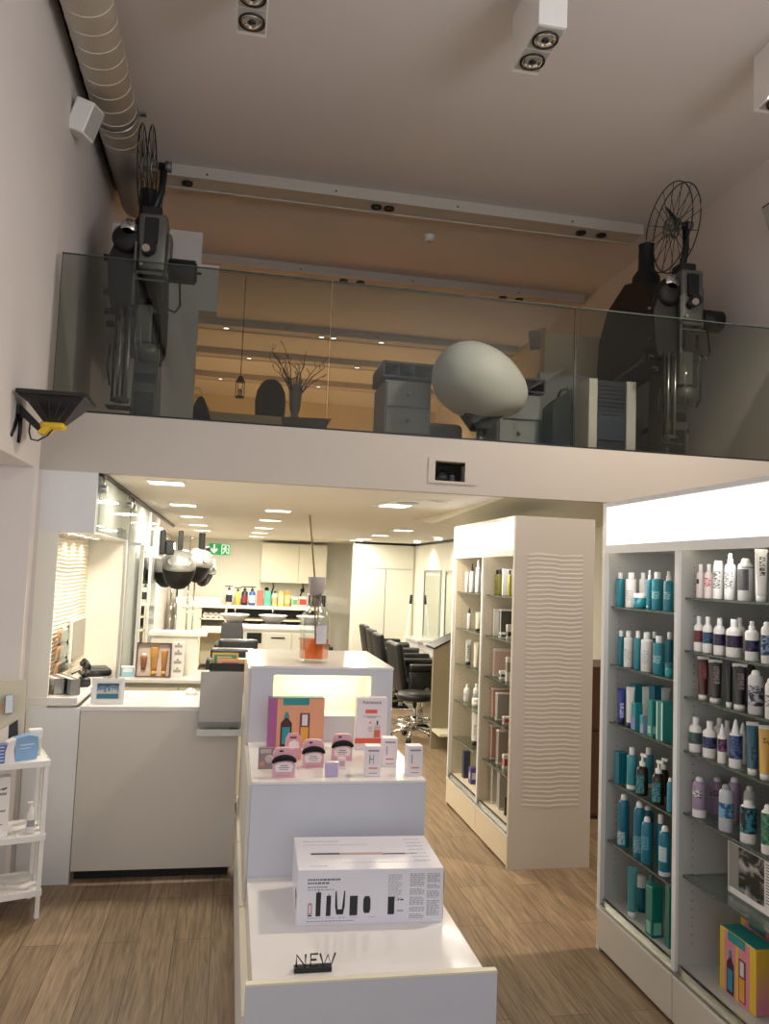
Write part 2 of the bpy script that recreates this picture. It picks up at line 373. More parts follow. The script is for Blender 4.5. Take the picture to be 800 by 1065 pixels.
t = ceiling_box('white box spotlight with a lit lamp at the right photo edge', 2.785, 3.77, True)
area('spot_light', (0, -.2, -.345), (-.35, .1, -1), .12, .3, 50, (1, .86, .68), t, 130)
t = thing('smoke_detector', 'small round smoke detector on the mezzanine ceiling', 'smoke detector', (1.55, 6.55, 4.6))
mb(M_WHITE).lathe([(0, -.045), (.03, -.045), (.05, -.03), (.055, 0)], n=20).build('housing', t)
mb(M_GREYW).lathe([(0, -.05), (.018, -.05), (.02, -.044)], n=12).build('sensor', t)

# white light channels across the mezzanine ceiling
BEAM = [('nearest the balustrade', 5.85, -.66, 3.2, ((-.47,), (.98, 1.08), (2.7, 2.88))), ('second from the balustrade', 7.5, -.98, 3.45, ((.95, 1.12), (2.6, 2.78))),
        ('third from the balustrade', 9.45, -.98, 3.45, ((-.2,), (.95, 1.1), (1.7,))), ('fourth from the balustrade', 10.75, -.98, 3.45, ((.1,), (1.6,))), ('farthest from the balustrade', 12.1, -.98, 3.45, ((-.3,), (1.2,)))]
for i, (wh, y, x0, x1, sp) in enumerate(BEAM):
    t = thing('light_channel', 'white ceiling light channel with recessed spots, ' + wh, 'ceiling light', (0, y, 4.6), 0, 'light channels over the mezzanine')
    mb(mat('beam_grey_white', '#bdb5ab', .7)).box((x0, 0, -.085), (x1, .03, 0)).box((x0, .2, -.085), (x1, .23, 0)).box((x0, .03, -.075), (x1, .2, -.065)).box((x0, .0, -.085), (x0 + .02, .23, 0)).build('channel', t)
    for xs in sp:
        for x in xs:
            lit = i >= 2
            s_ = mb(M_BLACKM).lathe([(.034, -.08), (.038, -.086), (.042, -.086), (.042, -.075)], (x, .115, 0), 16).build('spot_ring', t)
            mb(M_DIFF if lit else M_DGREY).lathe([(0, -.081), (.034, -.081), (.034, -.076)], (x, .115, 0), 16).build('spot_lens', s_)
    if i >= 3: area('channel_light', ((x0 + x1) / 2, .115, -.11), (0, 0, -1), 3.6, .1, (36 if i == 3 else 115), (1, .84, .56), t, 110)
    for k in range(4):
        x = x0 + (x1 - x0) * (k + .35) / 4
        mb(M_BLACK).cyl((x, -.003, -.05), (x, 0, -.05), .008, n=8).build('screw', t)

# ------------------------------------------------------------------ reliefs
def wave_panel(nu, nv, W, H, lam, amp, wob, seed, m):
    """ridged plaster panel in the local x-z plane, relief towards -y"""
    r = random.Random(seed); ph = [r.uniform(0, 6.28) for _ in range(6)]; vs, fs = [], []
    for j in range(nv + 1):
        z = H * j / nv
        for i in range(nu + 1):
            x = W * i / nu
            q = z + wob * (math.sin(x / W * 9 + ph[0] + z * 3.1) + .6 * math.sin(x / W * 21 + ph[1] - z * 7) + .5 * math.sin(x / W * 4 + z * 13 + ph[2]))
            f = (q / lam) % 1
            d = amp * (f / .75 if f < .75 else (1 - f) / .25)
            vs.append((x, -d, z))
    for j in range(nv):
        for i in range(nu):
            a = j * (nu + 1) + i; fs.append((a, a + 1, a + nu + 2, a + nu + 1))
    b = mb(m).faces(vs, fs, True)
    return b
# ------------------------------------------------------------------ reception niche and desk
struct(mb(M_LACQ).box((-1.0, 4.442, 1.805), (-.722, 5.75, 2.135)).build('trim_4'), 'white box above the reception niche')
struct(mb(M_SALON).box((-1.0, 4.445, .0), (-.9, 4.46, 1.805)).box((-.96, 5.74, 0), (-.735, 5.8, 1.805)).build('trim_5'), 'pale end panels of the reception niche')
t = thing('reception_wall_panel', 'carved wavy white wall panel glowing in the reception niche', 'wall panel', (-.965, 4.47, .945), PI/2)
wave_panel(90, 320, 1.27, .86, .0235, .009, .0028, 3, mat('white_relief_plaster', '#efe6d4', .6)).build('relief', t).location = (0, 0, 0)
mb(M_SALON).box((0, 0, 0), (1.27, .03, .86)).build('backing', t)
for k in range(4):
    y = 4.68 + k * .26
    t = thing('niche_spotlight', 'small recessed spotlight over the wavy reception panel, %s from the front' % ORD[k], 'spotlight', (-.875, y, 1.804), 0, 'spotlights over the reception panel')
    mb(M_CHROME).lathe([(.035, 0), (.035, -.004), (.026, -.004)], n=18).build('trim_ring', t)
    mb(M_DIFF).lathe([(0, -.003), (.026, -.003), (.026, 0)], n=18).build('lens', t)
    area('niche_light', (0, 0, -.006), (-.12, 0, -1), .05, .05, .75, (1, .88, .66), t, 120)

t = thing('reception_desk', 'white reception desk with plain front under the mezzanine', 'desk', (-.73, 4.44, 0))
mb(mat('desk_front_laminate', '#cfc9c0', .42)).box((0, 0, .06), (.82, .025, .875)).build('front_panel', t)
mb(M_LACQ).box((-.262, -.012, 0), (-.003, .02, .89)).build('side_panel', t)
mb(M_GLOSS).box((-.005, -.004, .875), (.82, .55, .9), .003).build('worktop', t)
mb(M_BLACKM).box((.01, .06, 0), (.8, .5, .06)).build('plinth', t)
mb(M_LACQ).box((.795, .026, .06), (.82, .54, .874)).box((.01, .026, .06), (.03, .54, .874)).build('end_panel', t)
mb(M_GLOSS).box((-.26, .0, .9), (-.02, 1.28, .942), .003).build('ledge', t)
# back counter
t = thing('back_counter', 'cream back counter with drawer fronts behind the reception desk', 'counter', (-.70, 5.6, 0))
mb(M_CREAM).box((0, .02, .06), (1.1, .5, .86)).build('carcass', t)
mb(M_GLOSS).box((0, -.02, .86), (1.1, .52, .885), .003).build('countertop', t)
for x0, x1 in ((.015, .395), (.402, .79), (.797, 1.09)):
    d = mb(M_CREAM).box((x0, 0, .1), (x1, .019, .83), .002).build('drawer_front', t)
    mb(M_STEEL).cyl((x1 - .04, -.018, .78), (x1 - .04, 0, .78), .008, n=10).build('knob', d)
# glass partition
t = thing('glass_partition', 'glass partition wall running back beside the reception niche', 'glass partition', (-.715, 4.47, 0))
mb(glass('clear_partition_glass', (.9, .92, .9), refl=.12, haze=.1)).box((0, 0, 1.815), (.01, 1.27, 2.115)).build('upper_pane', t)
mb(G_FROST).box((0, 1.34, .02), (.01, 2.55, 2.1)).build('frosted_pane', t)
mb(G_FROST).box((0, 2.57, .02), (.01, 3.6, 2.1)).build('frosted_pane', t)
mb(M_DGREY).box((-.008, 0, 2.118), (.018, 5.6, 2.139)).build('top_rail', t)
for y in (.07, 1.2, 1.45):
    mb(M_STEEL).cyl((-.005, y, 2.05), (.03, y, 2.05), .022, n=16).cyl((.01, y, 2.05), (.01, y, 2.12), .008).build('clamp', t)
mb(M_WHITE).box((-.02, 2.54, 0), (.03, 2.58, 2.1)).build('post', t)
mb(M_STEEL).box((.01, 1.3, 1.78), (.09, 1.36, 1.8)).build('hinge', t)

# ------------------------------------------------------------------ salon ceiling lights
def downlight(label, x, y, power, w=.2, d=.2, parentgroup='downlights in the salon ceiling'):
    t = thing('downlight', label, 'ceiling light', (x, y, 2.14), 0, parentgroup); power *= 1.45 if y < 9.5 else 2.5
    mb(M_WHITE).box((-w/2 - .015, -d/2 - .015, -.006), (w/2 + .015, -d/2, 0)).box((-w/2 - .015, d/2, -.006), (w/2 + .015, d/2 + .015, 0)).box((-w/2 - .015, -d/2, -.006), (-w/2, d/2, 0)).box((w/2, -d/2, -.006), (w/2 + .015, d/2, 0)).build('frame', t)
    mb(M_DIFF).box((-w/2, -d/2, -.004), (w/2, d/2, 0)).build('diffuser', t)
    area('downlight_lamp', (0, 0, -.012), (0, 0, -1), w, d, power, (1, .94, .77), t)
for k, y in enumerate((4.86, 6.55, 8.05, 9.6, 11.0)): downlight('square downlight in the left ceiling row over the partition, %s from the front' % ORD[k], -.4, y, 13)
for k, y in enumerate((6.65, 8.02, 9.58, 10.9, 12.26)): downlight('square downlight in the middle ceiling row, %s from the front' % ORD[k], .365, y, 14)
for k, y in enumerate((8.65, 10.05, 11.37, 12.0)): downlight('square downlight in the right ceiling row over the chairs, %s from the front' % ORD[k], 1.87, y, 4.6)
t = thing('recessed_light', 'square recessed twin light with one lit lamp, beside the sloping soffit', 'ceiling light', (1.14, 5.35, 2.14), .1)
mb(M_WHITE).box((-.13, -.32, -.008), (.13, .32, 0)).build('frame', t)
mb(M_DIFF).box((-.09, .06, -.011), (.09, .26, -.007)).build('lit_lamp', t)
mb(M_GREYW).lathe([(0, -.01), (.075, -.011), (.08, -.007)], (0, -.13, 0), 20).build('unlit_lamp', t)
area('recessed_lamp', (0, .16, -.02), (0, 0, -1), .16, .18, 22, (1, .88, .64), t)
t = thing('ceiling_vent', 'round recessed ceiling spot right of the lit twin light', 'ceiling light', (1.3, 5.02, 2.14))
mb(M_WHITE).lathe([(.1, 0), (.1, -.006), (.075, -.008), (.07, -.001), (0, -.001)], n=24).build('ring', t)
mb(M_GREYW).lathe([(0, -.004), (.05, -.004), (.055, -.001)], n=20).build('lens', t)

# ------------------------------------------------------------------ salon back wall
t = thing('exit_sign', 'green emergency exit sign with white arrow and running figure', 'exit sign', (-.2, 13.76, 1.955))
g = mat('exit_sign_green', '#11914a', .4, emit=.45, ecol='#12a050'); wh = mat('exit_sign_white', '#f4fff4', .4, emit=.7)
mb(M_WHITE).box((-.19, 0, -.11), (.19, .03, .11)).build('housing', t)
mb(g).box((-.175, -.004, -.095), (.175, 0, .095)).build('face', t)
mb(wh).prism([(-.1, .075), (-.075, .075), (-.075, -.02), (-.035, .02), (-.035, -.015), (-.0875, -.07), (-.14, -.015), (-.14, .02), (-.1, -.02)], 'y', -.008, -.004).build('arrow', t)
b = mb(wh)
for x0, x1, z0, z1 in ((.035, .045, -.08, .08), (.15, .16, -.08, .08), (.045, .15, .07, .08)): b.box((x0, -.008, z0), (x1, -.004, z1))
b.lathe([(0, -.002), (.013, -.002), (.013, .002), (0, .002)], (0, 0, 0), 10, Matrix.Translation((.1, -.006, .05)) @ Matrix.Rotation(PI/2, 4, 'X'))
for q in ([(.085, .035), (.115, .03), (.108, -.01), (.082, -.008)], [(.082, -.008), (.1, -.008), (.085, -.04), (.06, -.075), (.05, -.07), (.072, -.035)], [(.095, -.01), (.108, -.01), (.125, -.04), (.14, -.07), (.128, -.075), (.112, -.042)], [(.11, .03), (.117, .022), (.14, .005), (.135, -.003)], [(.088, .034), (.06, .02), (.055, -.004), (.064, -.004), (.068, .014), (.09, .022)]):
    b.prism(q, 'y', -.008, -.004)
b.build('running_figure', t)

t = thing('wall_cupboard', 'large cream wall cupboard over the wash basins', 'cupboard', (.5, 13.42, 1.43))
mb(M_CREAM).box((0, .02, 0), (1.1, .37, .66)).build('body', t)
mb(M_CREAM).box((.005, 0, .004), (.62, .019, .656), .002).build('door', t); mb(M_CREAM).box((.625, 0, .004), (1.095, .019, .656), .002).build('door', t)
for k, x in enumerate((.72, 1.22)):
    t = thing('cable_clip', 'black shower hose hanging under the cream cupboard, %s one' % ('left' if k == 0 else 'right'), 'hose', (x, 13.6, 1.425), 0)
    t.name = 'shower_hose'
    mb(M_BLACK).tube([(0, 0, 0), (.01, -.01, -.08), (-.03, 0, -.2), (-.04, .02, -.3)], .014).build('hose', t)
    mb(M_BLACK).cyl((-.1 if k == 0 else 0, -.02, -.1), (-.1 if k == 0 else 0, .0, -.13), .035).build('holder', t)

t = thing('wash_counter', 'long pale counter with open shelves along the salon back wall', 'counter', (-.85, 13.1, 0))
mb(M_SALON).box((0, 0, 1.0), (2.35, .6, 1.05)).build('top', t)
mb(M_SALON).box((0, .3, 1.05), (2.35, .6, 1.16)).build('upstand', t)
c = mb(M_CREAM).box((.02, .02, .6), (.4, .55, 1.0))
for x in (.4, .8, 2.3): c.box((x, .02, .05), (x + .03, .55, 1.0))
c.box((.4, .02, .6), (2.3, .55, .63)).box((.4, .02, .81), (2.3, .55, .83)).box((.4, .5, .05), (2.3, .55, 1.0)).build('shelf_unit', t)
mb(M_BLACK).box((.84, .45, .64), (2.29, .49, .8)).box((.84, .45, .84), (2.29, .49, .99)).build('dark_backing', t)
for k in range(4):
    t = thing('towel_roll', 'rolled white towel on the back counter shelf, %s from the left' % ORD[k], 'towel', (-.36 + k * .085, 13.2, .83), 0, 'rolled towels on the back counter shelf')
    mb(M_WHITE).cyl((0, 0, .045), (0, .28, .045), .042, n=14).build('roll', t)
    mb(M_GREYW).tube([(.03 * math.cos(a) * (1 - a / 14), -.002, .045 + .03 * math.sin(a) * (1 - a / 14)) for a in [i * .5 for i in range(24)]], .004, 5).build('rolled_end', t)
t = thing('paper_stack', 'flat white towel stack on the lower shelf of the back counter', 'towels', (-.42, 13.15, .63))
mb(M_WHITE).box((0, 0, 0), (.36, .3, .035), .01, seg=2).box((.005, .005, .035), (.355, .3, .07), .01, seg=2).build('folded_towels', t)
t.name = 'towel_stack'

# bottles along the back counter
def back_bottle(label, x, h, wd, col, cap, kind, band=None):
    t = thing('salon_bottle' if kind != 'box' else 'product_carton', label, 'bottle' if kind != 'box' else 'box', (x, 13.22, 1.05), 0, 'products on the salon back counter')
    if kind == 'box':
        mb(P(col)).box((-wd/2, -.04, 0), (wd/2, .04, h), .003).build('carton', t)
        if band: mb(P(band)).box((-wd/2 + .008, -.042, h * .2), (wd/2 - .008, -.04, h * .75)).build('printed_panel', t)
    else:
        mb(P(col)).lathe([(0, 0), (wd/2, 0), (wd/2, h * .7), (wd * .2, h * .78), (wd * .2, h * .82)], n=14).build('body', t)
        if band: mb(P(band)).lathe([(wd/2 + .001, h * .15), (wd/2 + .001, h * .55)], n=14).build('label_band', t)
        b = mb(P(cap)).lathe([(wd * .24, h * .8), (wd * .24, h * .9), (0, h * .9)], n=12)
        if kind == 'pump': b.cyl((0, 0, h * .88), (0, 0, h), wd * .08).box((-wd * .7, -.012, h * .97), (wd * .55, .012, h * 1.02))
        b.build('cap' if kind != 'pump' else 'pump', t)
for row in (('white pump bottle with dark square label, leftmost on the back counter', .0, .3, .1, '#e8e6de', '#161616', 'pump', '#26262a'),
            ('clear yellow pump bottle beside the dark pump bottles', .14, .28, .09, '#d9c96a', '#161616', 'pump', None),
            ('dark navy pump bottle on the back counter', .25, .3, .1, '#1c2136', '#101010', 'pump', '#7a2c3a'),
            ('bright blue pump bottle on the back counter', .37, .3, .1, '#2e64b0', '#101010', 'pump', '#dfe6f0'),
            ('coral red carton on the back counter', .5, .25, .1, '#d0675c', '', 'box', None),
            ('turquoise green carton on the back counter', .62, .25, .1, '#5fae9c', '', 'box', None),
            ('cream bottle with black cap on the back counter', .74, .27, .09, '#e6dcc0', '#161616', 'bottle', '#c9b27c'),
            ('amber yellow carton, left one of the pair', .84, .25, .09, '#d6b36a', '', 'box', '#e8d8a8'),
            ('orange yellow carton, right one of the pair', .94, .25, .09, '#c9964c', '', 'box', '#e3c88e'),
            ('green labelled white carton beside the pink carton', 1.07, .16, .1, '#e6ead8', '', 'box', '#67a664'),
            ('pink and white carton near the dark oven on the back counter', 1.2, .17, .13, '#ead2cc', '', 'box', '#c9463f')):
    back_bottle(*row)
t = thing('towel_warmer', 'small dark glass fronted towel warmer at the back counter right end', 'towel warmer', (1.4, 13.15, 1.05))
mb(M_GREYW).box((-.14, 0, 0), (.2, .22, .23), .006).build('body', t); mb(M_BLACK).box((-.11, -.012, .02), (.17, 0, .2), .004).build('door', t)
mb(M_STEEL).tube([(.13, -.012, .04), (.13, -.035, .05), (.13, -.035, .17), (.13, -.012, .18)], .005).build('handle', t)

# wash units: basin in front of a dark reclining seat
def wash_unit(label, x):
    t = thing('backwash_unit', label, 'wash basin', (x, 11.5, 0), 0, 'backwash units')
    prof = [(0, -.1), (.1, -.1), (.15, -.06), (.2, 0), (.21, .01), (.2, .012), (.17, -.02), (.1, -.06), (0, -.07)]
    o = mb(mat('white_ceramic', '#eeeeea', .12)).lathe(prof, (0, .15, .98), 28, sx=1, sy=1.15).build('basin', t)
    mb(M_CHROME).tube([(0, .33, .98), (0, .33, 1.05), (0, .28, 1.08), (0, .22, 1.05)], .012).build('faucet', t)
    mb(mat('dark_grey_upholstery', '#37363a', .5)).prism([(-.2, .42), (.2, .42), (.18, .88), (-.18, .88)], 'y', -.12, .02).build('backrest', t)
    mb(mat('dark_grey_upholstery', '#37363a', .5)).box((-.24, -.6, .36), (.24, -.05, .46), .02, seg=2).build('seat', t)
    for s in (-1, 1): mb(M_BLACK).box((s * .235 - .025, -.55, .38), (s * .235 + .025, .0, .62), .012, seg=2).build('armrest', t)
    mb(M_GREYW).box((-.16, -.4, 0), (.16, .34, .36)).box((-.1, .1, .36), (.1, .3, .9)).build('pedestal', t)
wash_unit('backwash unit with white basin, left of the two over the dark seats', .1)
wash_unit('backwash unit with white basin, middle of the row behind the glass bottle', .64)
wash_unit('backwash unit with white basin, mostly hidden behind the glass bottle', 1.18)

t = thing('drawer_island', 'low white drawer island in the middle of the salon', 'drawer unit', (.2, 9.5, 0))
mb(M_SALON).box((0, .02, 0), (.86, .6, .93)).build('body', t); mb(M_GLOSS).box((-.02, 0, .93), (.88, .62, .96), .003).build('top', t)
mb(M_BLACK).box((.03, .012, .78), (.2, .019, .9)).build('open_compartment', t)
for k, (x0, x1, z0, z1) in enumerate(((.23, .55, .7, .9), (.56, .84, .7, .9), (.02, .42, .36, .68), (.44, .84, .36, .68))):
    d = mb(M_SALON).box((x0, 0, z0), (x1, .019, z1), .003).build('drawer', t); mb(M_DGREY).box((x0 + .08, -.012, z1 - .06), (x1 - .08, 0, z1 - .045)).build('handle', d)

def dark_chair(label, x, y, dz):
    t = thing('waiting_chair', label, 'chair', (x, y, 0), 0, 'black chairs behind the back counter'); t.scale = (.78, 1, 1)
    mb(M_LEATHER).box((-.26, -.06, .42 + dz), (.26, .06, .98 + dz), .03, seg=3).build('backrest', t)
    mb(M_LEATHER).box((-.26, .0, .4 + dz), (.26, .5, .5 + dz), .03, seg=3).build('seat', t)
    for s in (-1, 1): mb(M_LEATHER).box((s * .27 - .04, -.04, .5 + dz), (s * .27 + .04, .45, .68 + dz), .02, seg=2).build('armrest', t)
    mb(M_CHROME).cyl((0, .25, .03), (0, .25, .4 + dz), .03).lathe([(0, 0), (.25, 0), (.25, .015), (.03, .04)], (0, .25, 0), 24).build('pedestal', t)
dark_chair('black leather chair behind the back counter, nearest of three', .04, 6.9, -.09)
dark_chair('black leather chair behind the back counter, middle of three', .06, 7.65, -.08)
dark_chair('black leather chair behind the back counter, farthest of three', .12, 8.5, -.07)

# hood dryers on poles
def hood_dryer(label, x, y, z, rz, s=1.):
    t = thing('hood_dryer', label, 'hair dryer', (x, y, z), rz, 'hood dryers by the glass partition', None)
    t.scale = (s, s, s)
    mb(M_SILVER).lathe([(.135, 0), (.15, .02), (.145, .07), (.12, .13), (.08, .165), (0, .18)], n=28, M=Matrix.Rotation(.18, 4, 'X')).build('shell', t)
    mb(M_BLACK).lathe([(.148, .015), (.14, -.04), (.11, -.12), (.06, -.17), (0, -.185)], n=28, M=Matrix.Rotation(.18, 4, 'X'), sy=.8).build('visor', t)
    mb(M_GREYW).lathe([(.0, .0), (.075, .002), (.1, .012), (.105, .02)], (0, 0, 0), 24, Matrix.Translation((0, -.12, .06)) @ Matrix.Rotation(PI/2 - .3, 4, 'X'), sy=.45).build('control_panel', t)
    mb(M_BLACK).box((-.022, -.06, .15), (.022, .0, .34), .006).build('arm', t)
    b = mb(M_CHROME).cyl((.0, .12, -z / s + .012), (.0, .12, .3), .011); b.build('pole', t)
    b = mb(M_DGREY)
    for k in range(5):
        a = 2*PI*k/5; b.tube([(0, .12, -z / s + .06), (.15 * math.cos(a), .12 + .15 * math.sin(a), -z / s + .05), (.24 * math.cos(a), .12 + .24 * math.sin(a), -z / s + .02)], .013)
    b.build('star_base', t)
hood_dryer('silver hood dryer with black visor on a pole, nearest of the dryers', -.45, 7.3, 1.62, .1)
hood_dryer('silver hood dryer partly behind the nearest dryer, right of it', -.33, 8.5, 1.66, .9)
hood_dryer('silver hood dryer close to the glass partition, left of the nearest dryer', -.62, 7.9, 1.6, -.7, .9)
hood_dryer('silver hood dryer at the far end of the dryer row', -.3, 9.6, 1.58, 1.5, .9)
t = thing('climazone_arm', 'black hinged dryer arm on a white plate high on the partition', 'dryer arm', (-.6, 7.0, 1.8))
mb(M_WHITE).box((-.06, .0, -.1), (.02, .05, .17), .01).build('mount_plate', t)
mb(M_BLACK).box((.0, -.03, -.06), (.05, .02, .15), .01).box((.05, -.03, -.06), (.12, .01, .06), .01).build('arm', t)
t.name = 'dryer_arm'
for k, (x, y, dx) in enumerate(((-.66, 6.3, .0), (-.6, 9.9, .1))):
    t = thing('mirror_station', 'tall slim mirror on chrome rails by the glass partition, %s one' % ('nearer' if k == 0 else 'farther'), 'mirror', (x, y, 0))
    mb(M_MIRROR).box((-.006, 0, .2), (.0, .6, 1.75)).build('mirror_panel', t)
    mb(M_WHITE).box((-.02, -.03, 0), (.01, .0, 1.8)).box((-.02, .6, 0), (.01, .63, 1.8)).build('rail', t)

# ------------------------------------------------------------------ right-hand salon
wl = struct(mb(M_SALON).box((1.88, 12.35, 0), (2.9, 12.45, 2.14)).build('wall_closet'))
t = thing('closet_doors', 'pale full height closet doors with dark joints', 'closet', (1.9, 12.325, 0))
for x0, x1 in ((.02, .5), (.51, .94)): mb(M_SALON).box((x0, -.01, .05), (x1, .019, 1.72)).build('door', t)
mb(M_SALON).box((.02, -.01, 1.73), (.94, .019, 2.1)).build('top_panel', t); mb(M_BLACK).box((.5, 0, .05), (.51, .015, 1.72)).box((.0, .0, 2.105), (.97, .02, 2.135)).build('shadow_gap', t)  # upper black strip stands in for the shadow line under the ceiling
struct(mb(M_SALON).box((2.88, 4.6, 0), (2.98, 12.5, 2.14)).build('wall_mirrors'))
struct(mb(M_BLACK).box((2.865, 7.5, 2.105), (2.879, 12.35, 2.135)).build('ceiling_shadow_strip'))  # no real trim: black strip drawn as the shadow line at the ceiling
for k, (y0, y1) in enumerate(((8.3, 9.25), (9.5, 10.45), (10.7, 11.65))):
    t = thing('styling_mirror', 'tall wall mirror with pale frame behind the black chairs, %s from the front' % ORD[k], 'mirror', (2.875, y0, .3), 0, 'styling mirrors')
    mb(M_MIRROR).box((-.008, .05, .45), (0, y1 - y0 - .05, 1.35)).build('mirror_glass', t)
    mb(M_STEEL).box((-.016, .0, .4), (0, .03, 1.4)).box((-.016, y1 - y0 - .03, .4), (0, y1 - y0, 1.4)).box((-.016, 0, 1.4), (0, y1 - y0, 1.43)).build('frame', t)
    mb(M_GLOSS).box((-.3, .05, .42), (0, y1 - y0 - .05, .45)).box((-.28, .08, .3), (0, y1 - y0 - .08, .42)).build('console_shelf', t)
    area('added_wash_light', (-.25, (y1 - y0) / 2, 1.8), (.4, 0, -1), .12, .12, 1.8, (1, .97, .85), t, 100)  # added light to brighten the salon wall
    mb(M_DIFF).lathe([(0, 0), (.05, 0), (.05, .01)], (-.25, (y1 - y0) / 2, 1.812), 16).build('added_wash_lamp', t)  # glowing disc added to go with the wash light
t = thing('broom', 'white broom with black grip leaning on the mirror wall corner', 'broom', (2.66, 11.9, 0))
mb(M_WHITE).tube([(-.02, 0, .02), (.09, .1, 1.22)], .016).build('stick', t); mb(M_BLACK).tube([(.09, .1, 1.2), (.1, .108, 1.34)], .022).build('grip', t)
mb(M_BLACK).box((-.14, -.03, 0), (.1, .03, .06), .01).build('head', t)

def styling_chair(label, x, y, rz):
    t = thing('styling_chair', label, 'chair', (x, y, 0), rz, 'black styling chairs')
    # faces +x (towards the mirror wall)
    M = Matrix.Rotation(-.17, 4, 'Y')
    mb(M_LEATHER).box((-.3, -.25, .46), (-.22, .25, 1.0), .025, Matrix.Translation((.1, 0, -.04)) @ M, 3).build('backrest', t)
    mb(M_LEATHER).box((-.2, -.24, .4), (.28, .24, .5), .03, seg=3).build('seat', t)
    for s in (-1, 1):
        a = mb(M_LEATHER).box((-.22, s * .29 - .035, .3), (.2, s * .29 + .035, .62), .02, seg=2).box((-.22, s * .29 - .045, .62), (.28, s * .29 + .045, .69), .02, seg=2).build('armrest', t)
        mb(M_STEEL).cyl((-.02, s * .325, .42), (-.02, s * .332, .42), .03, n=16).build('bolt_cover', a)
    mb(M_CHROME).cyl((0, 0, .03), (0, 0, .4), .035).build('column', t)
    mb(M_CHROME).lathe([(0, 0), (.29, 0), (.29, .012), (.1, .03), (.04, .06)], n=32).build('round_base', t)
    mb(M_CHROME).tube([(.1, -.15, .3), (.4, -.15, .2), (.4, .15, .2), (.1, .15, .3)], .013).build('footrest', t)
styling_chair('black styling chair nearest the stool, in front of the others', 2.14, 8.7, .05)
styling_chair('black styling chair second from the stool', 2.18, 9.9, .0)
styling_chair('black styling chair third from the stool', 2.22, 10.6, .0)
styling_chair('black styling chair farthest from the stool', 2.26, 11.4, .0)
t = thing('stool', 'round black swivel stool on a chrome five star base with castors', 'stool', (1.89, 7.9, 0))
mb(M_LEATHER).lathe([(0, .4), (.17, .4), (.185, .42), (.185, .45), (.165, .475), (0, .48)], n=32).build('seat', t)
mb(M_CHROME).cyl((0, 0, .1), (0, 0, .4), .024).cyl((0, 0, .1), (0, 0, .24), .034).build('gas_column', t)
b = mb(M_CHROME); ft = mb(M_CHROME).tube([(.16 * math.cos(a), .16 * math.sin(a), .2) for a in [2*PI*i/28 for i in range(28)]], .009, 8, closed=True)
ft.tube([(0, 0, .2), (.16, 0, .2)], .008).tube([(0, 0, .2), (-.16, 0, .2)], .008).build('foot_ring', t)
for k in range(5):
    a = 2*PI*k/5 + .5; c, s_ = math.cos(a), math.sin(a)
    lg = mb(M_CHROME).tube([(0, 0, .12), (.12*c, .12*s_, .1), (.24*c, .24*s_, .065)], [.02, .016, .012]).build('leg', t)
    q = mb(M_BLACK); pv = Vector((.24*c, .24*s_, .03)); d = Vector((-s_, c, 0))
    q.cyl(pv - d * .02, pv - d * .004, .03).cyl(pv + d * .004, pv + d * .02, .03).cyl(pv + Vector((0, 0, .0)), pv + Vector((0, 0, .038)), .008).build('castor', lg)
# taupe counter end with curved top behind the middle unit
t = thing('taupe_counter', 'taupe side counter with curved dark rimmed top behind the middle display unit', 'counter', (1.965, 7.5, 0), .0)
pr = [(0, 0), (.75, 0), (.75, 1.2)] + [(.75 - .75 * k / 10, 1.2 - .26 * (k / 10) ** 1.6) for k in range(1, 11)]
mb(M_TAUPE).prism(pr, 'y', 0, .05).build('end_panel', t)
b = mb(M_BLACK)
for k in range(10):
    x0, x1 = .75 - .75 * k / 10, .75 - .75 * (k + 1) / 10; z0, z1 = 1.2 - .26 * (k / 10) ** 1.6, 1.2 - .26 * ((k + 1) / 10) ** 1.6
    b.prism([(x0, z0), (x1, z1), (x1, z1 + .016), (x0, z0 + .016)], 'y', -.012, .32)
b.build('curved_top', t)
mb(M_CREAM).box((.005, -.28, .17), (.6, 0, .195)).build('low_shelf', t)
mb(M_TAUPE).box((.7, .05, 0), (.75, .32, 1.18)).build('rear_panel', t)
t = thing('wood_cabinet', 'brown wooden cabinet showing in the gap behind the middle display unit', 'cabinet', (2.3, 5.3, 0))
mb(mat('walnut_veneer', '#6b4c33', .5, noise=.2, nscale=8)).box((0, 0, .02), (.55, .5, 1.05)).build('body', t)
mb(mat('walnut_veneer', '#6b4c33', .5)).box((.005, -.018, .04), (.545, -.001, .6), .002).box((.005, -.018, .61), (.545, -.001, 1.03), .002).build('door', t)
for k, (x, c, w_) in enumerate((( .04, '#d8d2b8', .05), (.12, '#c9c4a2', .05), (.2, '#d6cdb4', .06))):
    q = thing('product_tube', '%s product tube standing on the brown wooden cabinet, %s' % (('cream', 'pale green', 'beige')[k], ('leftmost', 'middle', 'rightmost')[k]), 'tube', (2.34 + x, 5.35, 1.05), 0, 'tubes on the wooden cabinet')
    mb(P(c)).lathe([(0, .02), (w_/2, .02), (w_/2, .2), (w_*.3, .24), (0, .25)], n=14).build('body', q); mb(M_WHITE).lathe([(0, 0), (w_*.4, 0), (w_*.4, .02)], n=14).build('cap', q)

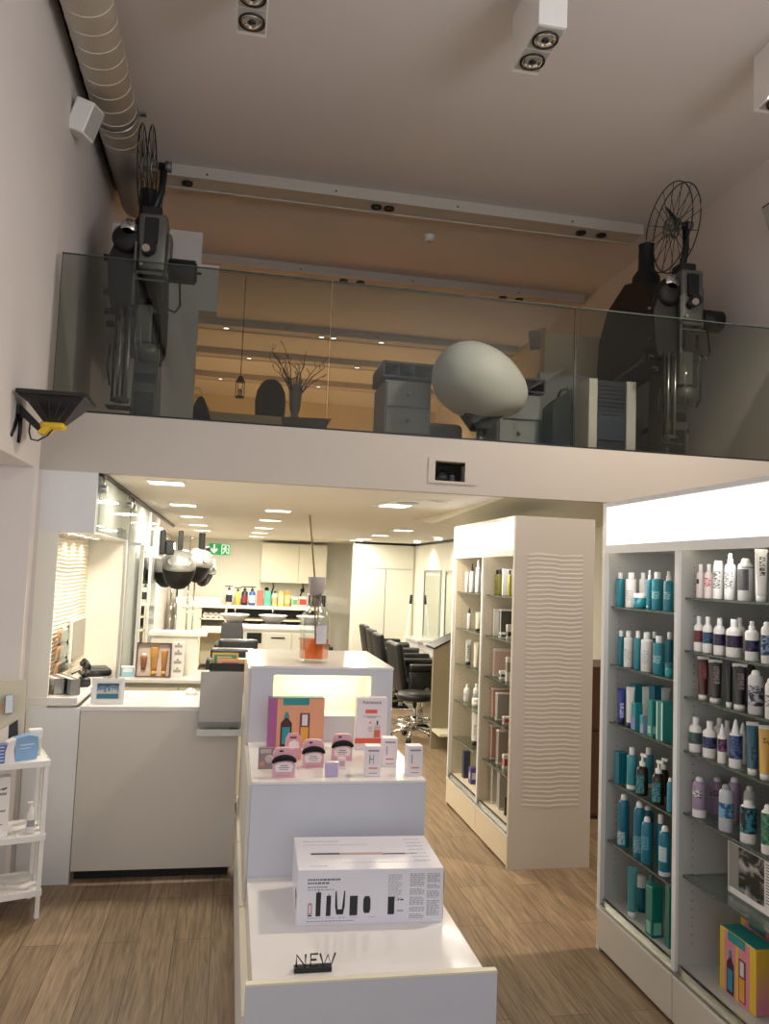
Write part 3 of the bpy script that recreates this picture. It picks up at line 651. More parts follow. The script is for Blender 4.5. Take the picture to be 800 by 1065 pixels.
# ------------------------------------------------------------------ lit display units
def glass_shelf(t, x0, x1, y0, y1, z):
    g = mb(G_SHELF).box((x0, y0, z - .008), (x1, y1, z - .0002)).build('glass_shelf', t)
    mb(G_EDGE).box((x0 - .0012, y0, z - .008), (x0, y1, z)).build('shelf_edge', g)
    for y in (y0 + .004, y1 - .004):
        mb(M_STEEL).cyl((x0 + .06, y, z - .011), (x0 + .06, y, z - .0085), .006, n=8).cyl((x1 - .06, y, z - .011), (x1 - .06, y, z - .0085), .006, n=8).build('shelf_pin', t)
M_ENDP = mat('warm_white_end_panel', '#c6bdb2', .45)
def display_unit(label, x, y0, y1, ydiv, shelvesN, shelvesF, lining, wood, wave=False, dp=.46):
    """unit whose open front looks towards -x; y0 near end, y1 far end; local origin at (x, y0)"""
    t = thing('display_unit', label, 'display cabinet', (x, y0, 0)); D = dp; H = 2.02; Ly = y1 - y0; yd = ydiv - y0
    mb(M_ENDP).box((0, 0, .0), (D, .03, H)).build('near_end_panel', t)
    mb(M_LACQ).box((0, Ly - .03, .0), (D, Ly, H)).build('far_end_panel', t)
    mb(lining).box((D - .025, .03, .2), (D, Ly - .03, 1.8)).build('back_panel', t)
    mb(lining).box((.02, .0301, .22), (D - .025, .034, 1.8)).build('lining', t); mb(lining).box((.02, Ly - .034, .22), (D - .025, Ly - .0301, 1.8)).build('lining', t)
    mb(M_LACQ).box((0, .03, 1.795), (D, Ly - .03, 1.82)).box((0, .03, 2.0), (D, Ly - .03, H)).build('top_panel', t)
    lb = mb(M_LBOX).box((.004, .032, 1.822), (.012, Ly - .032, 1.998)).build('light_box', t)
    mb(M_WHITE).box((.012, .032, 1.822), (.03, Ly - .032, 1.998)).build('light_box_back', t)
    dv = mb(lining).box((.012, yd - .0125, .2), (D - .025, yd + .0125, 1.795)).build('divider', t)
    mb(M_LACQ).box((0, yd - .014, .2), (.012, yd + .014, 1.782)).build('divider_edge', dv)
    hb = mb(M_BLACK)
    for yy, sg in ((yd - .0126, -1), (yd + .0126, 1), (.0341, 1), (Ly - .0341, -1)):
        for xx in (.07, .36):
            for k in range(46): hb.box((xx - .002, yy, .3 + k * .0315), (xx + .002, yy + sg * .0006, .304 + k * .0315))
    hb.build('shelf_pin_holes', dv)
    mb(lining).box((.03, .03, .2), (D - .025, Ly - .03, .22)).build('cabinet_floor', t)
    mb(M_STEEL).box((-.004, .03, .195), (.03, Ly - .03, .204)).box((.012, .03, .204), (.016, Ly - .03, .224)).box((.024, .03, .204), (.028, Ly - .03, .224)).build('sliding_door_track', t)
    for a, b_ in ((.004, yd - .003), (yd + .003, Ly - .004)):
        d = mb(wood).box((-.003, a, .018), (.012, b_, .188), .002).build('drawer_front', t)
        mb(M_LACQ).box((-.005, a, .178), (-.003, b_, .188)).build('grip_edge', d)
    mb(M_BLACKM).box((.03, .0301, 0), (D, Ly - .0301, .018)).build('plinth', t)
    for z in shelvesN: glass_shelf(t, .03, D - .026, .036, yd - .014, z)
    for z in shelvesF: glass_shelf(t, .03, D - .026, yd + .014, Ly - .036, z)
    for a, b_ in ((.05, yd - .03), (yd + .03, Ly - .05)):
        area('added_shelf_light', (.035, (a + b_) / 2, 1.787), (.45, 0, -1), .02, b_ - a, 1.3, (1, .97, .92), t)  # added light to brighten the inside of the unit
        mb(M_DIFF).box((.025, a, 1.79), (.045, b_, 1.7949)).build('added_strip_lamp', t)  # added glowing strip, out of sight behind the lip
    mb(M_LACQ).box((0, .03, 1.783), (.008, Ly - .03, 1.7949)).build('front_lip', t)  # lip added to hide the strip
    if wave:
        wp = wave_panel(46, 460, .345, 1.47, .0262, .0023, .0026, 5, mat('white_ridged_panel', '#c9c0b5', .5)).build('ridged_panel', t)
        wp.location = (.08, -.0005, .335)
    return t
ZF = (1.54, 1.275, 1.015, .752, .487)
ZN = (1.603, 1.40, 1.223, 1.02, .788, .556)
wood = mat('pale_ash_front', '#e2d2bb', .45, noise=.05, nscale=10)
display_unit('tall lit display unit of teal and white hair products on the right', 1.715, 2.2, 3.48, 2.845, ZN, ZF, M_INTER, mat('grey_drawer_front', '#cfcac3', .4))
display_unit('tall lit display unit with ridged white end panel in the middle', 1.63, 4.424, 5.738, 5.03, ZF, ZF, M_INTERC, wood, True, .5)

# ------------------------------------------------------------------ products
FACE = Vector((-1, -.75, 0)).normalized(); FA = math.atan2(FACE.y, FACE.x)
def product(kind, label, group, x, y, z, h, wd, col, cap='#ececea', band=None, bz=(.15, .6), mark=None, mz=(.45, .6), rz=0., tilt=0., dep=0.):
    names = dict(round='hair_product_bottle', flat='hair_product_bottle', can='spray_can', pump='pump_bottle', cone='styling_bottle', spray='spray_bottle', shaker='styling_powder_bottle',
                 jar='hair_mask_jar', tube='product_tube', crimp='product_tube', box='product_carton', lying='product_carton')
    cats = dict(round='bottle', flat='bottle', can='spray can', pump='bottle', cone='bottle', spray='bottle', shaker='bottle', jar='jar', tube='tube', crimp='tube', box='box', lying='box')
    t = thing(names[kind], label, cats[kind], (x, y, z), rz, group, (0, tilt, rz) if tilt else None)
    r = wd / 2; mc = P(col, .3); kc = P(cap, .35); fa = FA - rz; N = 18
    def ring(o, z0, z1, rad, a0=None, a1=None, m=None, nm='printed_label', smooth=True):
        b = mb(m)
        if a0 is None: b.lathe([(rad, z0), (rad, z1)], n=N)
        else: b.lathe([(rad, z0), (rad, z1)], n=8, a0=a0, a1=a1)
        return b.build(nm, o)
    if kind in ('box', 'lying'):
        d = min(wd, .05) / 2; d2 = dep - d if dep else d
        o = mb(mc).box((-d, -r, 0), (d2, r, h), .0015).build('carton', t)
        if band: mb(P(band, .4)).box((-d - .0008, -r + .001, h * bz[0]), (-d, r - .001, h * bz[1])).build('printed_panel', o)
        if mark:
            mb(P(mark, .4)).box((-d - .0014, -r * .6, h * mz[0]), (-d - .0008, r * .6, h * mz[1])).build('printed_mark', o)
            mb(P(mark, .4)).box((-d * .7, -r - .0008, h * mz[0]), (d2 - d * .3, -r, h * mz[1])).build('printed_side_mark', o)
        return t
    if kind in ('tube', 'crimp'):
        inv = kind == 'tube'      # tube: stands on its cap, crimp at the top
        vs, fs = [], []; L = 9
        hz0 = .13 * h if inv else .0
        for j in range(L + 1):
            f = j / L; q = f if True else 1 - f
            rx = r * (.82 * (1 - q) + .07); ry = r * (.88 + .14 * q)
            for i in range(16):
                a = 2*PI*i/16; vs.append((rx * math.cos(a), ry * math.sin(a), hz0 + (h - hz0) * f))
        for j in range(L):
            for i in range(16): fs.append((j*16+i, j*16+(i+1) % 16, (j+1)*16+(i+1) % 16, (j+1)*16+i))
        fs.append(tuple(range(L*16, L*16+16)))
        o = mb(mc).faces(vs, fs, True).build('body', t)
        mb(mc if not band else P(band, .4)).box((-.0028, -r * 1.03, h * .93), (.0028, r * 1.03, h)).build('crimped_end', o)
        mb(kc).lathe([(0, 0), (r * .8, 0), (r * .8, hz0 * .98), (0, hz0 * .98)], n=16).build('cap', t)
        if mark:
            b = mb(PR(mark, col)); k = (mz[0] + mz[1]) / 2; rr = r * (.82 * (1 - k) + .09)
            b.faces([(-rr * 1.35 - .001, -r * .6, h * mz[0]), (-rr * 1.35 - .001, r * .3, h * mz[0]), (-rr * .9 - .001, r * .3, h * mz[1]), (-rr * .9 - .001, -r * .6, h * mz[1])], [(0, 1, 2, 3)])
            o2 = b.build('printed_mark', o); sd = o2.modifiers.new('thick', 'SOLIDIFY'); sd.thickness = .001
        return t
    if kind == 'jar':
        o = mb(mc).lathe([(0, 0), (r * .86, 0), (r, h * .12), (r, h * .68), (0, h * .68)], n=24).build('body', t)
        mb(kc).lathe([(r * 1.04, h * .7), (r * 1.04, h * .97), (r * .98, h), (0, h)], n=24).build('lid', t)
        if band: ring(o, h * .2, h * .55, r * 1.005, None, None, P(band, .4))
        return t
    if kind == 'round': prof = [(0, 0), (r * .94, 0), (r, h * .03), (r, h * .66), (r * .9, h * .73), (r * .5, h * .79), (r * .42, h * .82)]
    elif kind == 'flat': prof = [(0, 0), (r * .95, 0), (r, h * .02), (r, h * .78), (r * .93, h * .81), (r * .4, h * .825)]
    elif kind == 'can': prof = [(0, 0), (r * .93, 0), (r, h * .015), (r, h * .8), (r * .9, h * .86), (r * .6, h * .9)]
    elif kind == 'pump': prof = [(0, 0), (r * .94, 0), (r, h * .02), (r, h * .6), (r * .8, h * .67), (r * .4, h * .7)]
    elif kind == 'cone': prof = [(0, 0), (r * .94, 0), (r, h * .02), (r, h * .66), (r * .8, h * .71), (r * .55, h * .73)]
    elif kind == 'spray': prof = [(0, 0), (r * .94, 0), (r, h * .02), (r, h * .7), (r * .8, h * .76), (r * .5, h * .78)]
    else: prof = [(0, 0), (r * .92, 0), (r, h * .03), (r, h * .74)]
    o = mb(mc).lathe(prof, n=N).build('body', t)
    if kind == 'round': cp = [(r * .46, h * .8), (r * .46, h * .985), (r * .42, h), (0, h)]
    elif kind == 'flat': cp = [(r * .56, h * .826), (r * .54, h * .99), (r * .5, h), (0, h)]
    elif kind == 'can': cp = [(r * .62, h * .88), (r * .55, h * .96), (r * .36, h), (0, h)]
    elif kind == 'pump': cp = [(r * .52, h * .7), (r * .52, h * .8), (r * .2, h * .81), (r * .2, h * .94), (0, h * .94)]
    elif kind == 'cone': cp = [(r * .62, h * .73), (r * .55, h * .78), (r * .22, h * .97), (r * .15, h), (0, h)]
    elif kind == 'spray': cp = [(r * .52, h * .78), (r * .48, h * .88), (r * .3, h * .89), (r * .3, h), (0, h)]
    else: cp = [(r * 1.01, h * .74), (r * 1.01, h * .8), (r * .85, h * .96), (r * .7, h), (0, h)]
    b = mb(kc).lathe(cp, n=16)
    if kind == 'pump':
        b.box((-r * 1.0, -r * .2, h * .93), (r * .35, r * .2, h), M=Matrix.Rotation(fa + PI + 1.2, 4, 'Z'))
    if kind == 'spray': b.box((-r * .55, -r * .18, h * .91), (0, r * .18, h * .985), M=Matrix.Rotation(fa + PI, 4, 'Z'))
    b.build({'pump': 'pump', 'spray': 'spray_head', 'cone': 'nozzle'}.get(kind, 'cap'), t)
    if band: ring(o, h * bz[0], h * bz[1], r * 1.008, None, None, PR(band, mark, 'art') if mark and bz[1] - bz[0] > .25 and group.find('white bay') > 0 else P(band, .4))
    if mark:
        big = mz[1] - mz[0] > .17
        ring(o, h * mz[0], h * mz[1], r * 1.02, fa - (1.3 if big else .95), fa + (.7 if big else -.05), (PR(mark, band or col) if big else P(mark, .4)), 'printed_mark')
    return t
T1, T2, T3, W1, DK = '#1f7f8f', '#176a7d', '#2a9097', '#e6e4e0', '#20140f'
product('flat', "slim teal bottle with white cap, first from left on teal bay's top shelf", 'products on the top shelf of the teal bay', 1.769, 3.405, 1.54, 0.156, 0.040, T1)
product('flat', "white bottle with white cap, second from left on teal bay's top shelf", 'products on the top shelf of the teal bay', 1.773, 3.312, 1.54, 0.157, 0.047, W1, mark='#b9bdbb', mz=(.2,.5))
product('jar', "teal jar with white lid, third from left on teal bay's top shelf", 'products on the top shelf of the teal bay', 1.776, 3.235, 1.54, 0.067, 0.054, T1)
product('flat', "white bottle standing behind the teal jar on teal bay's top shelf", 'products on the top shelf of the teal bay', 1.845, 3.335, 1.54, 0.159, 0.036, W1)
product('spray', "narrow teal mousse bottle with white spray head, fourth from left on teal bay's top shelf", 'products on the top shelf of the teal bay', 1.762, 3.131, 1.54, 0.167, 0.026, T1, mark='#d8e4e4', mz=(.06,.1))
product('flat', "broad teal bottle with white cap, fifth from left on teal bay's top shelf", 'products on the top shelf of the teal bay', 1.772, 3.085, 1.54, 0.160, 0.046, T1, mark='#9fc8cc', mz=(.3,.5))
product('spray', "teal spray bottle with white head, sixth from left on teal bay's top shelf", 'products on the top shelf of the teal bay', 1.768, 2.990, 1.54, 0.163, 0.038, T1, mark='#9fc8cc', mz=(.3,.5))
product('flat', "slim teal bottle with white cap, first from left on teal bay's second shelf", 'products on the second shelf of the teal bay', 1.767, 3.385, 1.275, 0.158, 0.035, T2)
product('flat', "white bottle with white cap, second from left on teal bay's second shelf", 'products on the second shelf of the teal bay', 1.770, 3.321, 1.275, 0.161, 0.041, W1, mark='#b9bdbb', mz=(.2,.5))
product('flat', "tapering teal bottle with slanted white cap, third from left on teal bay's second shelf", 'products on the second shelf of the teal bay', 1.766, 3.230, 1.275, 0.167, 0.034, T1)
product('flat', "large white bottle with white cap, fourth from left on teal bay's second shelf", 'products on the second shelf of the teal bay', 1.773, 3.167, 1.275, 0.167, 0.049, W1, mark='#b9bdbb', mz=(.2,.55))
product('flat', "large teal bottle with white cap, fifth from left on teal bay's second shelf", 'products on the second shelf of the teal bay', 1.773, 3.068, 1.275, 0.159, 0.047, T1, mark='#9fc8cc', mz=(.3,.5))
product('flat', "teal bottle half hidden by the large teal bottle on teal bay's second shelf", 'products on the second shelf of the teal bay', 1.875, 3.283, 1.275, 0.163, 0.034, T2)
product('flat', "teal bottle behind the small jar at the divider on teal bay's second shelf", 'products on the second shelf of the teal bay', 1.865, 3.144, 1.275, 0.171, 0.032, T2)
product('jar', "small teal jar beside the divider, sixth from left on teal bay's second shelf", 'products on the second shelf of the teal bay', 1.764, 2.975, 1.275, 0.059, 0.030, T3, cap='#1d6a74')
product('tube', "royal blue tube with dark cap, first from left on teal bay's third shelf", 'products on the third shelf of the teal bay', 1.767, 3.373, 1.015, 0.159, 0.036, '#27368c', cap='#1a2050', mark='#c8ccec', mz=(.2,.6), rz=1.05)
product('tube', "white tube with navy cap, second from left on teal bay's third shelf", 'products on the third shelf of the teal bay', 1.766, 3.291, 1.015, 0.177, 0.035, W1, cap='#20255c', rz=1.05)
product('box', "teal to lilac carton, third from left on teal bay's third shelf", 'products on the third shelf of the teal bay', 1.767, 3.234, 1.015, 0.116, 0.036, T3, band='#7e83b4', bz=(.02,.5))
product('box', "small pale lilac carton, fourth from left on teal bay's third shelf", 'products on the third shelf of the teal bay', 1.762, 3.162, 1.015, 0.077, 0.026, '#8fa4c4', band='#3b9098', bz=(.55,.98))
product('box', "tall teal carton, fifth from left on teal bay's third shelf", 'products on the third shelf of the teal bay', 1.767, 3.095, 1.015, 0.151, 0.037, '#2a8a86', mark='#9fd0c8', mz=(.1,.3))
product('box', "large teal carton with a white edge stripe, sixth from left on teal bay's third shelf", 'products on the third shelf of the teal bay', 1.773, 3.018, 1.015, 0.159, 0.048, '#268580', band='#e6efe8', bz=(.02,.97), mark='#268580', mz=(.02,.97))
product('box', "teal carton leaning behind the blue tube on teal bay's third shelf", 'products on the third shelf of the teal bay', 1.865, 3.413, 1.015, 0.173, 0.046, T3)
product('box', "dark teal carton behind the lilac carton on teal bay's third shelf", 'products on the third shelf of the teal bay', 1.875, 3.413, 1.015, 0.171, 0.045, T2)
product('tube', "silver white tube behind the small carton on teal bay's third shelf", 'products on the third shelf of the teal bay', 1.855, 3.309, 1.015, 0.176, 0.040, '#cfd0d0', rz=1.05)
product('box', "dark teal carton behind the tall teal carton on teal bay's third shelf", 'products on the third shelf of the teal bay', 1.885, 3.282, 1.015, 0.187, 0.047, T2)
product('tube', "grey tube behind the large teal carton on teal bay's third shelf", 'products on the third shelf of the teal bay', 1.875, 3.186, 1.015, 0.189, 0.036, '#a9aaaa', rz=1.05)
product('box', "dark teal carton, first from left on teal bay's fourth shelf", 'products on the fourth shelf of the teal bay', 1.772, 3.380, 0.752, 0.138, 0.045, T2)
product('flat', "white and teal bottle with broad white cap, second from left on teal bay's fourth shelf", 'products on the fourth shelf of the teal bay', 1.771, 3.278, 0.752, 0.180, 0.044, '#3a8f9a', band='#e4e6e4', bz=(.02,.12))
product('pump', "dark brown pump bottle with teal label, third from left on teal bay's fourth shelf", 'products on the fourth shelf of the teal bay', 1.773, 3.191, 0.752, 0.173, 0.049, DK, mark='#3f9aa6', mz=(.06,.5))
product('flat', "white and teal bottle behind the brown pump bottles on teal bay's fourth shelf", 'products on the fourth shelf of the teal bay', 1.865, 3.305, 0.752, 0.173, 0.045, '#3a8f9a', band='#e4e6e4', bz=(.02,.12))
product('pump', "dark brown pump bottle with large teal label, fourth from left on teal bay's fourth shelf", 'products on the fourth shelf of the teal bay', 1.774, 3.063, 0.752, 0.175, 0.050, DK, mark='#3f9aa6', mz=(.06,.5))
product('pump', "dark pump bottle behind the large labelled one on teal bay's fourth shelf", 'products on the fourth shelf of the teal bay', 1.865, 3.181, 0.752, 0.156, 0.046, DK)
product('can', "light blue can beside the divider, fifth from left on teal bay's fourth shelf", 'products on the fourth shelf of the teal bay', 1.760, 2.952, 0.752, 0.132, 0.023, '#4a93ae')
product('can', "tall teal blue spray can with white nozzle, first from left on teal bay's fifth shelf", 'products on the fifth shelf of the teal bay', 1.773, 3.349, 0.487, 0.225, 0.049, '#1d6f8a', mark='#b8d4dc', mz=(.05,.3))
product('can', "tall teal blue spray can, second from left on teal bay's fifth shelf", 'products on the fifth shelf of the teal bay', 1.772, 3.210, 0.487, 0.233, 0.047, '#1d6f8a', mark='#8fb8c6', mz=(.1,.4))
product('can', "dark teal can behind the other cans on teal bay's fifth shelf", 'products on the fifth shelf of the teal bay', 1.885, 3.339, 0.487, 0.176, 0.050, T2)
product('can', "short teal spray can, third from left on teal bay's fifth shelf", 'products on the fifth shelf of the teal bay', 1.772, 3.145, 0.487, 0.188, 0.046, '#22788f', mark='#62a5b6', mz=(.3,.6))
product('flat', "teal bottle with square white cap behind the cans on teal bay's fifth shelf", 'products on the fifth shelf of the teal bay', 1.825, 3.130, 0.487, 0.200, 0.039, T2)
product('can', "teal spray can with white printed base, fourth from left on teal bay's fifth shelf", 'products on the fifth shelf of the teal bay', 1.772, 3.006, 0.487, 0.194, 0.046, '#22788f', band='#c8d4d6', bz=(.01,.1), mark='#9cc4cc', mz=(.3,.6))
product('tube', "translucent pale teal tube, first from left on teal bay's floor", 'products on the floor of the teal bay', 1.769, 3.257, 0.22, 0.213, 0.040, '#4d979a', rz=1.05)
product('jar', "dark teal jar with white banded lid behind the tube on teal bay's floor", 'products on the floor of the teal bay', 1.845, 3.316, 0.22, 0.149, 0.043, T2)
product('box', "small dark green carton on teal bay's floor", 'products on the floor of the teal bay', 1.905, 3.421, 0.22, 0.080, 0.030, '#135a52')
product('box', "tall green teal carton, second from left on teal bay's floor", 'products on the floor of the teal bay', 1.776, 3.088, 0.22, 0.197, 0.053, '#13756a', mark='#7fc0b0', mz=(.06,.3))
product('flat', "pale glass green bottle behind the green carton on teal bay's floor", 'products on the floor of the teal bay', 1.865, 3.271, 0.22, 0.177, 0.033, '#5a9a98', cap='#4d8a8a')
product('box', "green carton cut off by the divider on teal bay's floor", 'products on the floor of the teal bay', 1.785, 2.981, 0.22, 0.241, 0.030, '#13756a')
product('round', "pale pink bottle with white cap and black square, first on white bay's top shelf", 'products on the top shelf of the white bay', 1.764, 2.758, 1.603, 0.129, 0.031, '#dccfce', mark='#241c1c', mz=(.42,.56))
product('round', "pale bottle with red ring print, second from left on white bay's top shelf", 'products on the top shelf of the white bay', 1.766, 2.707, 1.603, 0.129, 0.034, '#ddd3d0', mark='#c2455c', mz=(.35,.6))
product('shaker', "white shaker bottle with grey print, third from left on white bay's top shelf", 'products on the top shelf of the white bay', 1.767, 2.651, 1.603, 0.142, 0.037, W1, mark='#5c5c5c', mz=(.28,.72))
product('spray', "white spray bottle with small dark square, fourth from left on white bay's top shelf", 'products on the top shelf of the white bay', 1.769, 2.582, 1.603, 0.167, 0.040, '#d9d8d6', mark='#606064', mz=(.25,.6))
product('can', "broad grey printed can with dark dome, fifth from left on white bay's top shelf", 'products on the top shelf of the white bay', 1.775, 2.504, 1.603, 0.148, 0.051, '#cfcfce', cap='#e0e0de', band='#3a3a3c', bz=(.78,.8), mark='#4c4c4e', mz=(.25,.75))
product('tube', "white tube with black swirl print, sixth from left on white bay's top shelf", 'products on the top shelf of the white bay', 1.768, 2.411, 1.603, 0.179, 0.039, W1, mark='#1b1b1b', mz=(.5,.85), rz=1.05)
product('round', "white bottle with black and red label, first from left on white bay's second shelf", 'products on the second shelf of the white bay', 1.768, 2.773, 1.4, 0.134, 0.037, W1, band='#2a1c24', bz=(.27,.6), mark='#7d2a35', mz=(.3,.58))
product('round', "white bottle with blue and black label, second from left on white bay's second shelf", 'products on the second shelf of the white bay', 1.768, 2.716, 1.4, 0.135, 0.037, W1, band='#2e2238', bz=(.27,.58), mark='#2c6486', mz=(.29,.56))
product('round', "white bottle with purple label, third from left on white bay's second shelf", 'products on the second shelf of the white bay', 1.770, 2.645, 1.4, 0.133, 0.042, W1, band='#3a2350', bz=(.27,.58), mark='#16101c', mz=(.3,.5))
product('round', "large white bottle with purple label, fourth from left on white bay's second shelf", 'products on the second shelf of the white bay', 1.777, 2.569, 1.4, 0.135, 0.056, W1, band='#35204a', bz=(.27,.58), mark='#15101e', mz=(.3,.5))
product('spray', "white spray bottle with violet blue label, fifth from left on white bay's second shelf", 'products on the second shelf of the white bay', 1.772, 2.464, 1.4, 0.135, 0.045, W1, band='#33306e', bz=(.24,.52), mark='#1a1430', mz=(.3,.45))
product('round', "white bottle behind the purple labelled ones on white bay's second shelf", 'products on the second shelf of the white bay', 1.875, 2.802, 1.4, 0.131, 0.040, W1)
product('round', "white bottle behind the large purple labelled one on white bay's second shelf", 'products on the second shelf of the white bay', 1.885, 2.692, 1.4, 0.136, 0.043, W1)
product('can', "white can with light blue label, sixth from left on white bay's second shelf", 'products on the second shelf of the white bay', 1.766, 2.379, 1.4, 0.139, 0.035, W1, band='#7f9ac8', bz=(.2,.6), mark='#1c1c20', mz=(.5,.68))
product('tube', "tube with red and black print and white cap, first on white bay's third shelf", 'products on the third shelf of the white bay', 1.769, 2.746, 1.223, 0.162, 0.040, '#4a1f1d', cap='#e2dfda', band='#d8d4ce', mark='#8d3a32', mz=(.5,.85), rz=1.05)
product('tube', "dark brown printed tube with white cap, second from left on white bay's third shelf", 'products on the third shelf of the white bay', 1.772, 2.674, 1.223, 0.158, 0.046, '#3a302c', cap='#e2dfda', band='#d8d4ce', mark='#877a74', mz=(.45,.85), rz=1.05)
product('tube', "narrow black tube with white cap, third from left on white bay's third shelf", 'products on the third shelf of the white bay', 1.761, 2.575, 1.223, 0.161, 0.024, '#1d1a1a', cap='#e2dfda', rz=1.05)
product('tube', "black tube with grey print and white cap, fourth from left on white bay's third shelf", 'products on the third shelf of the white bay', 1.772, 2.531, 1.223, 0.160, 0.046, '#241f1e', cap='#e2dfda', band='#d8d4ce', mark='#7d706b', mz=(.45,.8), rz=1.05)
product('can', "pale grey can with lilac label and black square, fifth on white bay's third shelf", 'products on the third shelf of the white bay', 1.774, 2.446, 1.223, 0.148, 0.050, '#cbcaca', band='#b0aebd', bz=(.2,.62), mark='#202024', mz=(.48,.66))
product('can', "black can behind the grey lilac one on white bay's third shelf", 'products on the third shelf of the white bay', 1.865, 2.599, 1.223, 0.149, 0.053, '#1c1a1c', cap='#2a282a')
product('can', "white can at the photo edge, sixth from left on white bay's third shelf", 'products on the third shelf of the white bay', 1.765, 2.360, 1.223, 0.132, 0.032, W1, mark='#7a7a80', mz=(.3,.6))
product('round', "white bottle with green and purple label, first from left on white bay's fourth shelf", 'products on the fourth shelf of the white bay', 1.773, 2.798, 1.02, 0.130, 0.049, W1, band='#57405e', bz=(.25,.58), mark='#2d6a55', mz=(.4,.57))
product('round', "white bottle with blue label, second from left on white bay's fourth shelf", 'products on the fourth shelf of the white bay', 1.774, 2.708, 1.02, 0.131, 0.050, W1, band='#3a4a86', bz=(.27,.58), mark='#1a1a2a', mz=(.36,.54))
product('cone', "white nozzle bottle with mauve label, third from left on white bay's fourth shelf", 'products on the fourth shelf of the white bay', 1.765, 2.619, 1.02, 0.139, 0.031, W1, band='#8d4f84', bz=(.3,.62), mark='#2a1c2a', mz=(.48,.6))
product('cone', "white nozzle bottle with navy label, fourth from left on white bay's fourth shelf", 'products on the fourth shelf of the white bay', 1.771, 2.550, 1.02, 0.166, 0.045, W1, band='#1d2c52', bz=(.2,.68), mark='#4a6496', mz=(.4,.6))
product('round', "white bottle behind the blue labelled one on white bay's fourth shelf", 'products on the fourth shelf of the white bay', 1.875, 2.800, 1.02, 0.126, 0.044, W1)
product('round', "white bottle behind the nozzle bottles on white bay's fourth shelf", 'products on the fourth shelf of the white bay', 1.875, 2.751, 1.02, 0.126, 0.040, W1)
product('cone', "white nozzle bottle behind the navy labelled one on white bay's fourth shelf", 'products on the fourth shelf of the white bay', 1.845, 2.615, 1.02, 0.143, 0.039, W1)
product('tube', "teal and navy tube with white end, fifth from left on white bay's fourth shelf", 'products on the fourth shelf of the white bay', 1.767, 2.454, 1.02, 0.176, 0.037, '#2d5c70', cap='#e2dfda', band='#e2dfda', mark='#15202e', mz=(.3,.55), rz=1.05)
product('tube', "golden yellow tube with white end, sixth from left on white bay's fourth shelf", 'products on the fourth shelf of the white bay', 1.768, 2.390, 1.02, 0.177, 0.038, '#d3a650', cap='#e2dfda', band='#e2dfda', mark='#20201c', mz=(.66,.78), rz=1.05)
product('can', "lilac can with white base, first from left on white bay's fifth shelf", 'products on the fifth shelf of the white bay', 1.774, 2.771, 0.788, 0.145, 0.051, '#9d87a4', cap='#d9d4d8', band='#dcd8da', bz=(.01,.2), mark='#332a38', mz=(.5,.68))
product('can', "lilac can standing behind the silver blue can, left one on white bay's fifth shelf", 'products on the fifth shelf of the white bay', 1.865, 2.797, 0.788, 0.136, 0.051, '#927b99', cap='#d0ccd0', mark='#332a38', mz=(.5,.68))
product('can', "lilac can standing behind the silver blue can, right one on white bay's fifth shelf", 'products on the fifth shelf of the white bay', 1.865, 2.691, 0.788, 0.163, 0.047, '#927b99', cap='#d0ccd0')
product('can', "silver can with blue picture label, second from left on white bay's fifth shelf", 'products on the fifth shelf of the white bay', 1.774, 2.607, 0.788, 0.160, 0.050, '#b9bec4', cap='#8f9296', band='#2a4f80', bz=(.3,.62), mark='#6fa8c0', mz=(.3,.42))
product('can', "clear grey can behind the teal can on white bay's fifth shelf", 'products on the fifth shelf of the white bay', 1.865, 2.605, 0.788, 0.155, 0.040, '#b4b6b6', cap='#c4c4c2')
product('can', "white can with teal label and black square, third from left on white bay's fifth shelf", 'products on the fifth shelf of the white bay', 1.776, 2.486, 0.788, 0.139, 0.053, W1, band='#2d7f90', bz=(.24,.86), mark='#15181c', mz=(.55,.72))
product('can', "dark blue and green labelled can at photo edge, fourth on white bay's fifth shelf", 'products on the fifth shelf of the white bay', 1.770, 2.376, 0.788, 0.156, 0.043, W1, band='#234a54', bz=(.2,.84), mark='#4f8f5c', mz=(.4,.6))
product('crimp', "small white tube, first from left on far bay's top shelf, middle unit", 'products in the far bay of the middle unit', 1.716, 5.663, 1.54, 0.146, 0.024, W1, cap='#d8d5d0', rz=1.05)
product('cone', "pale lilac bottle with black nozzle, second from left on far bay's top shelf, middle unit", 'products in the far bay of the middle unit', 1.722, 5.551, 1.54, 0.210, 0.036, '#d6cfd4', cap='#17171a')
product('spray', "white spray bottle with large clear head, third on far bay's top shelf, middle unit", 'products in the far bay of the middle unit', 1.722, 5.406, 1.54, 0.232, 0.035, W1, cap='#dad8d4')
product('cone', "grey bottle with black nozzle, fourth from left on far bay's top shelf, middle unit", 'products in the far bay of the middle unit', 1.714, 5.283, 1.54, 0.209, 0.021, '#a6a6a4', cap='#17171a')
product('cone', "white bottle with black pointed nozzle, first from left on far bay's second shelf, middle unit", 'products in the far bay of the middle unit', 1.719, 5.581, 1.275, 0.154, 0.031, '#ddd6d6', cap='#17171a')
product('tube', "cream tube standing on a black cap, second on far bay's second shelf, middle unit", 'products in the far bay of the middle unit', 1.723, 5.383, 1.275, 0.133, 0.038, '#e4ddd0', cap='#17171a', rz=1.05)
product('cone', "white bottle with black nozzle behind the tube on far bay's second shelf, middle unit", 'products in the far bay of the middle unit', 1.770, 5.465, 1.275, 0.162, 0.031, W1, cap='#17171a')
product('tube', "silver tube standing on a black cap, first on far bay's third shelf, middle unit", 'products in the far bay of the middle unit', 1.725, 5.597, 1.015, 0.181, 0.042, '#c2c2c0', cap='#17171a', mark='#4a4a4c', mz=(.2,.8), rz=1.05)
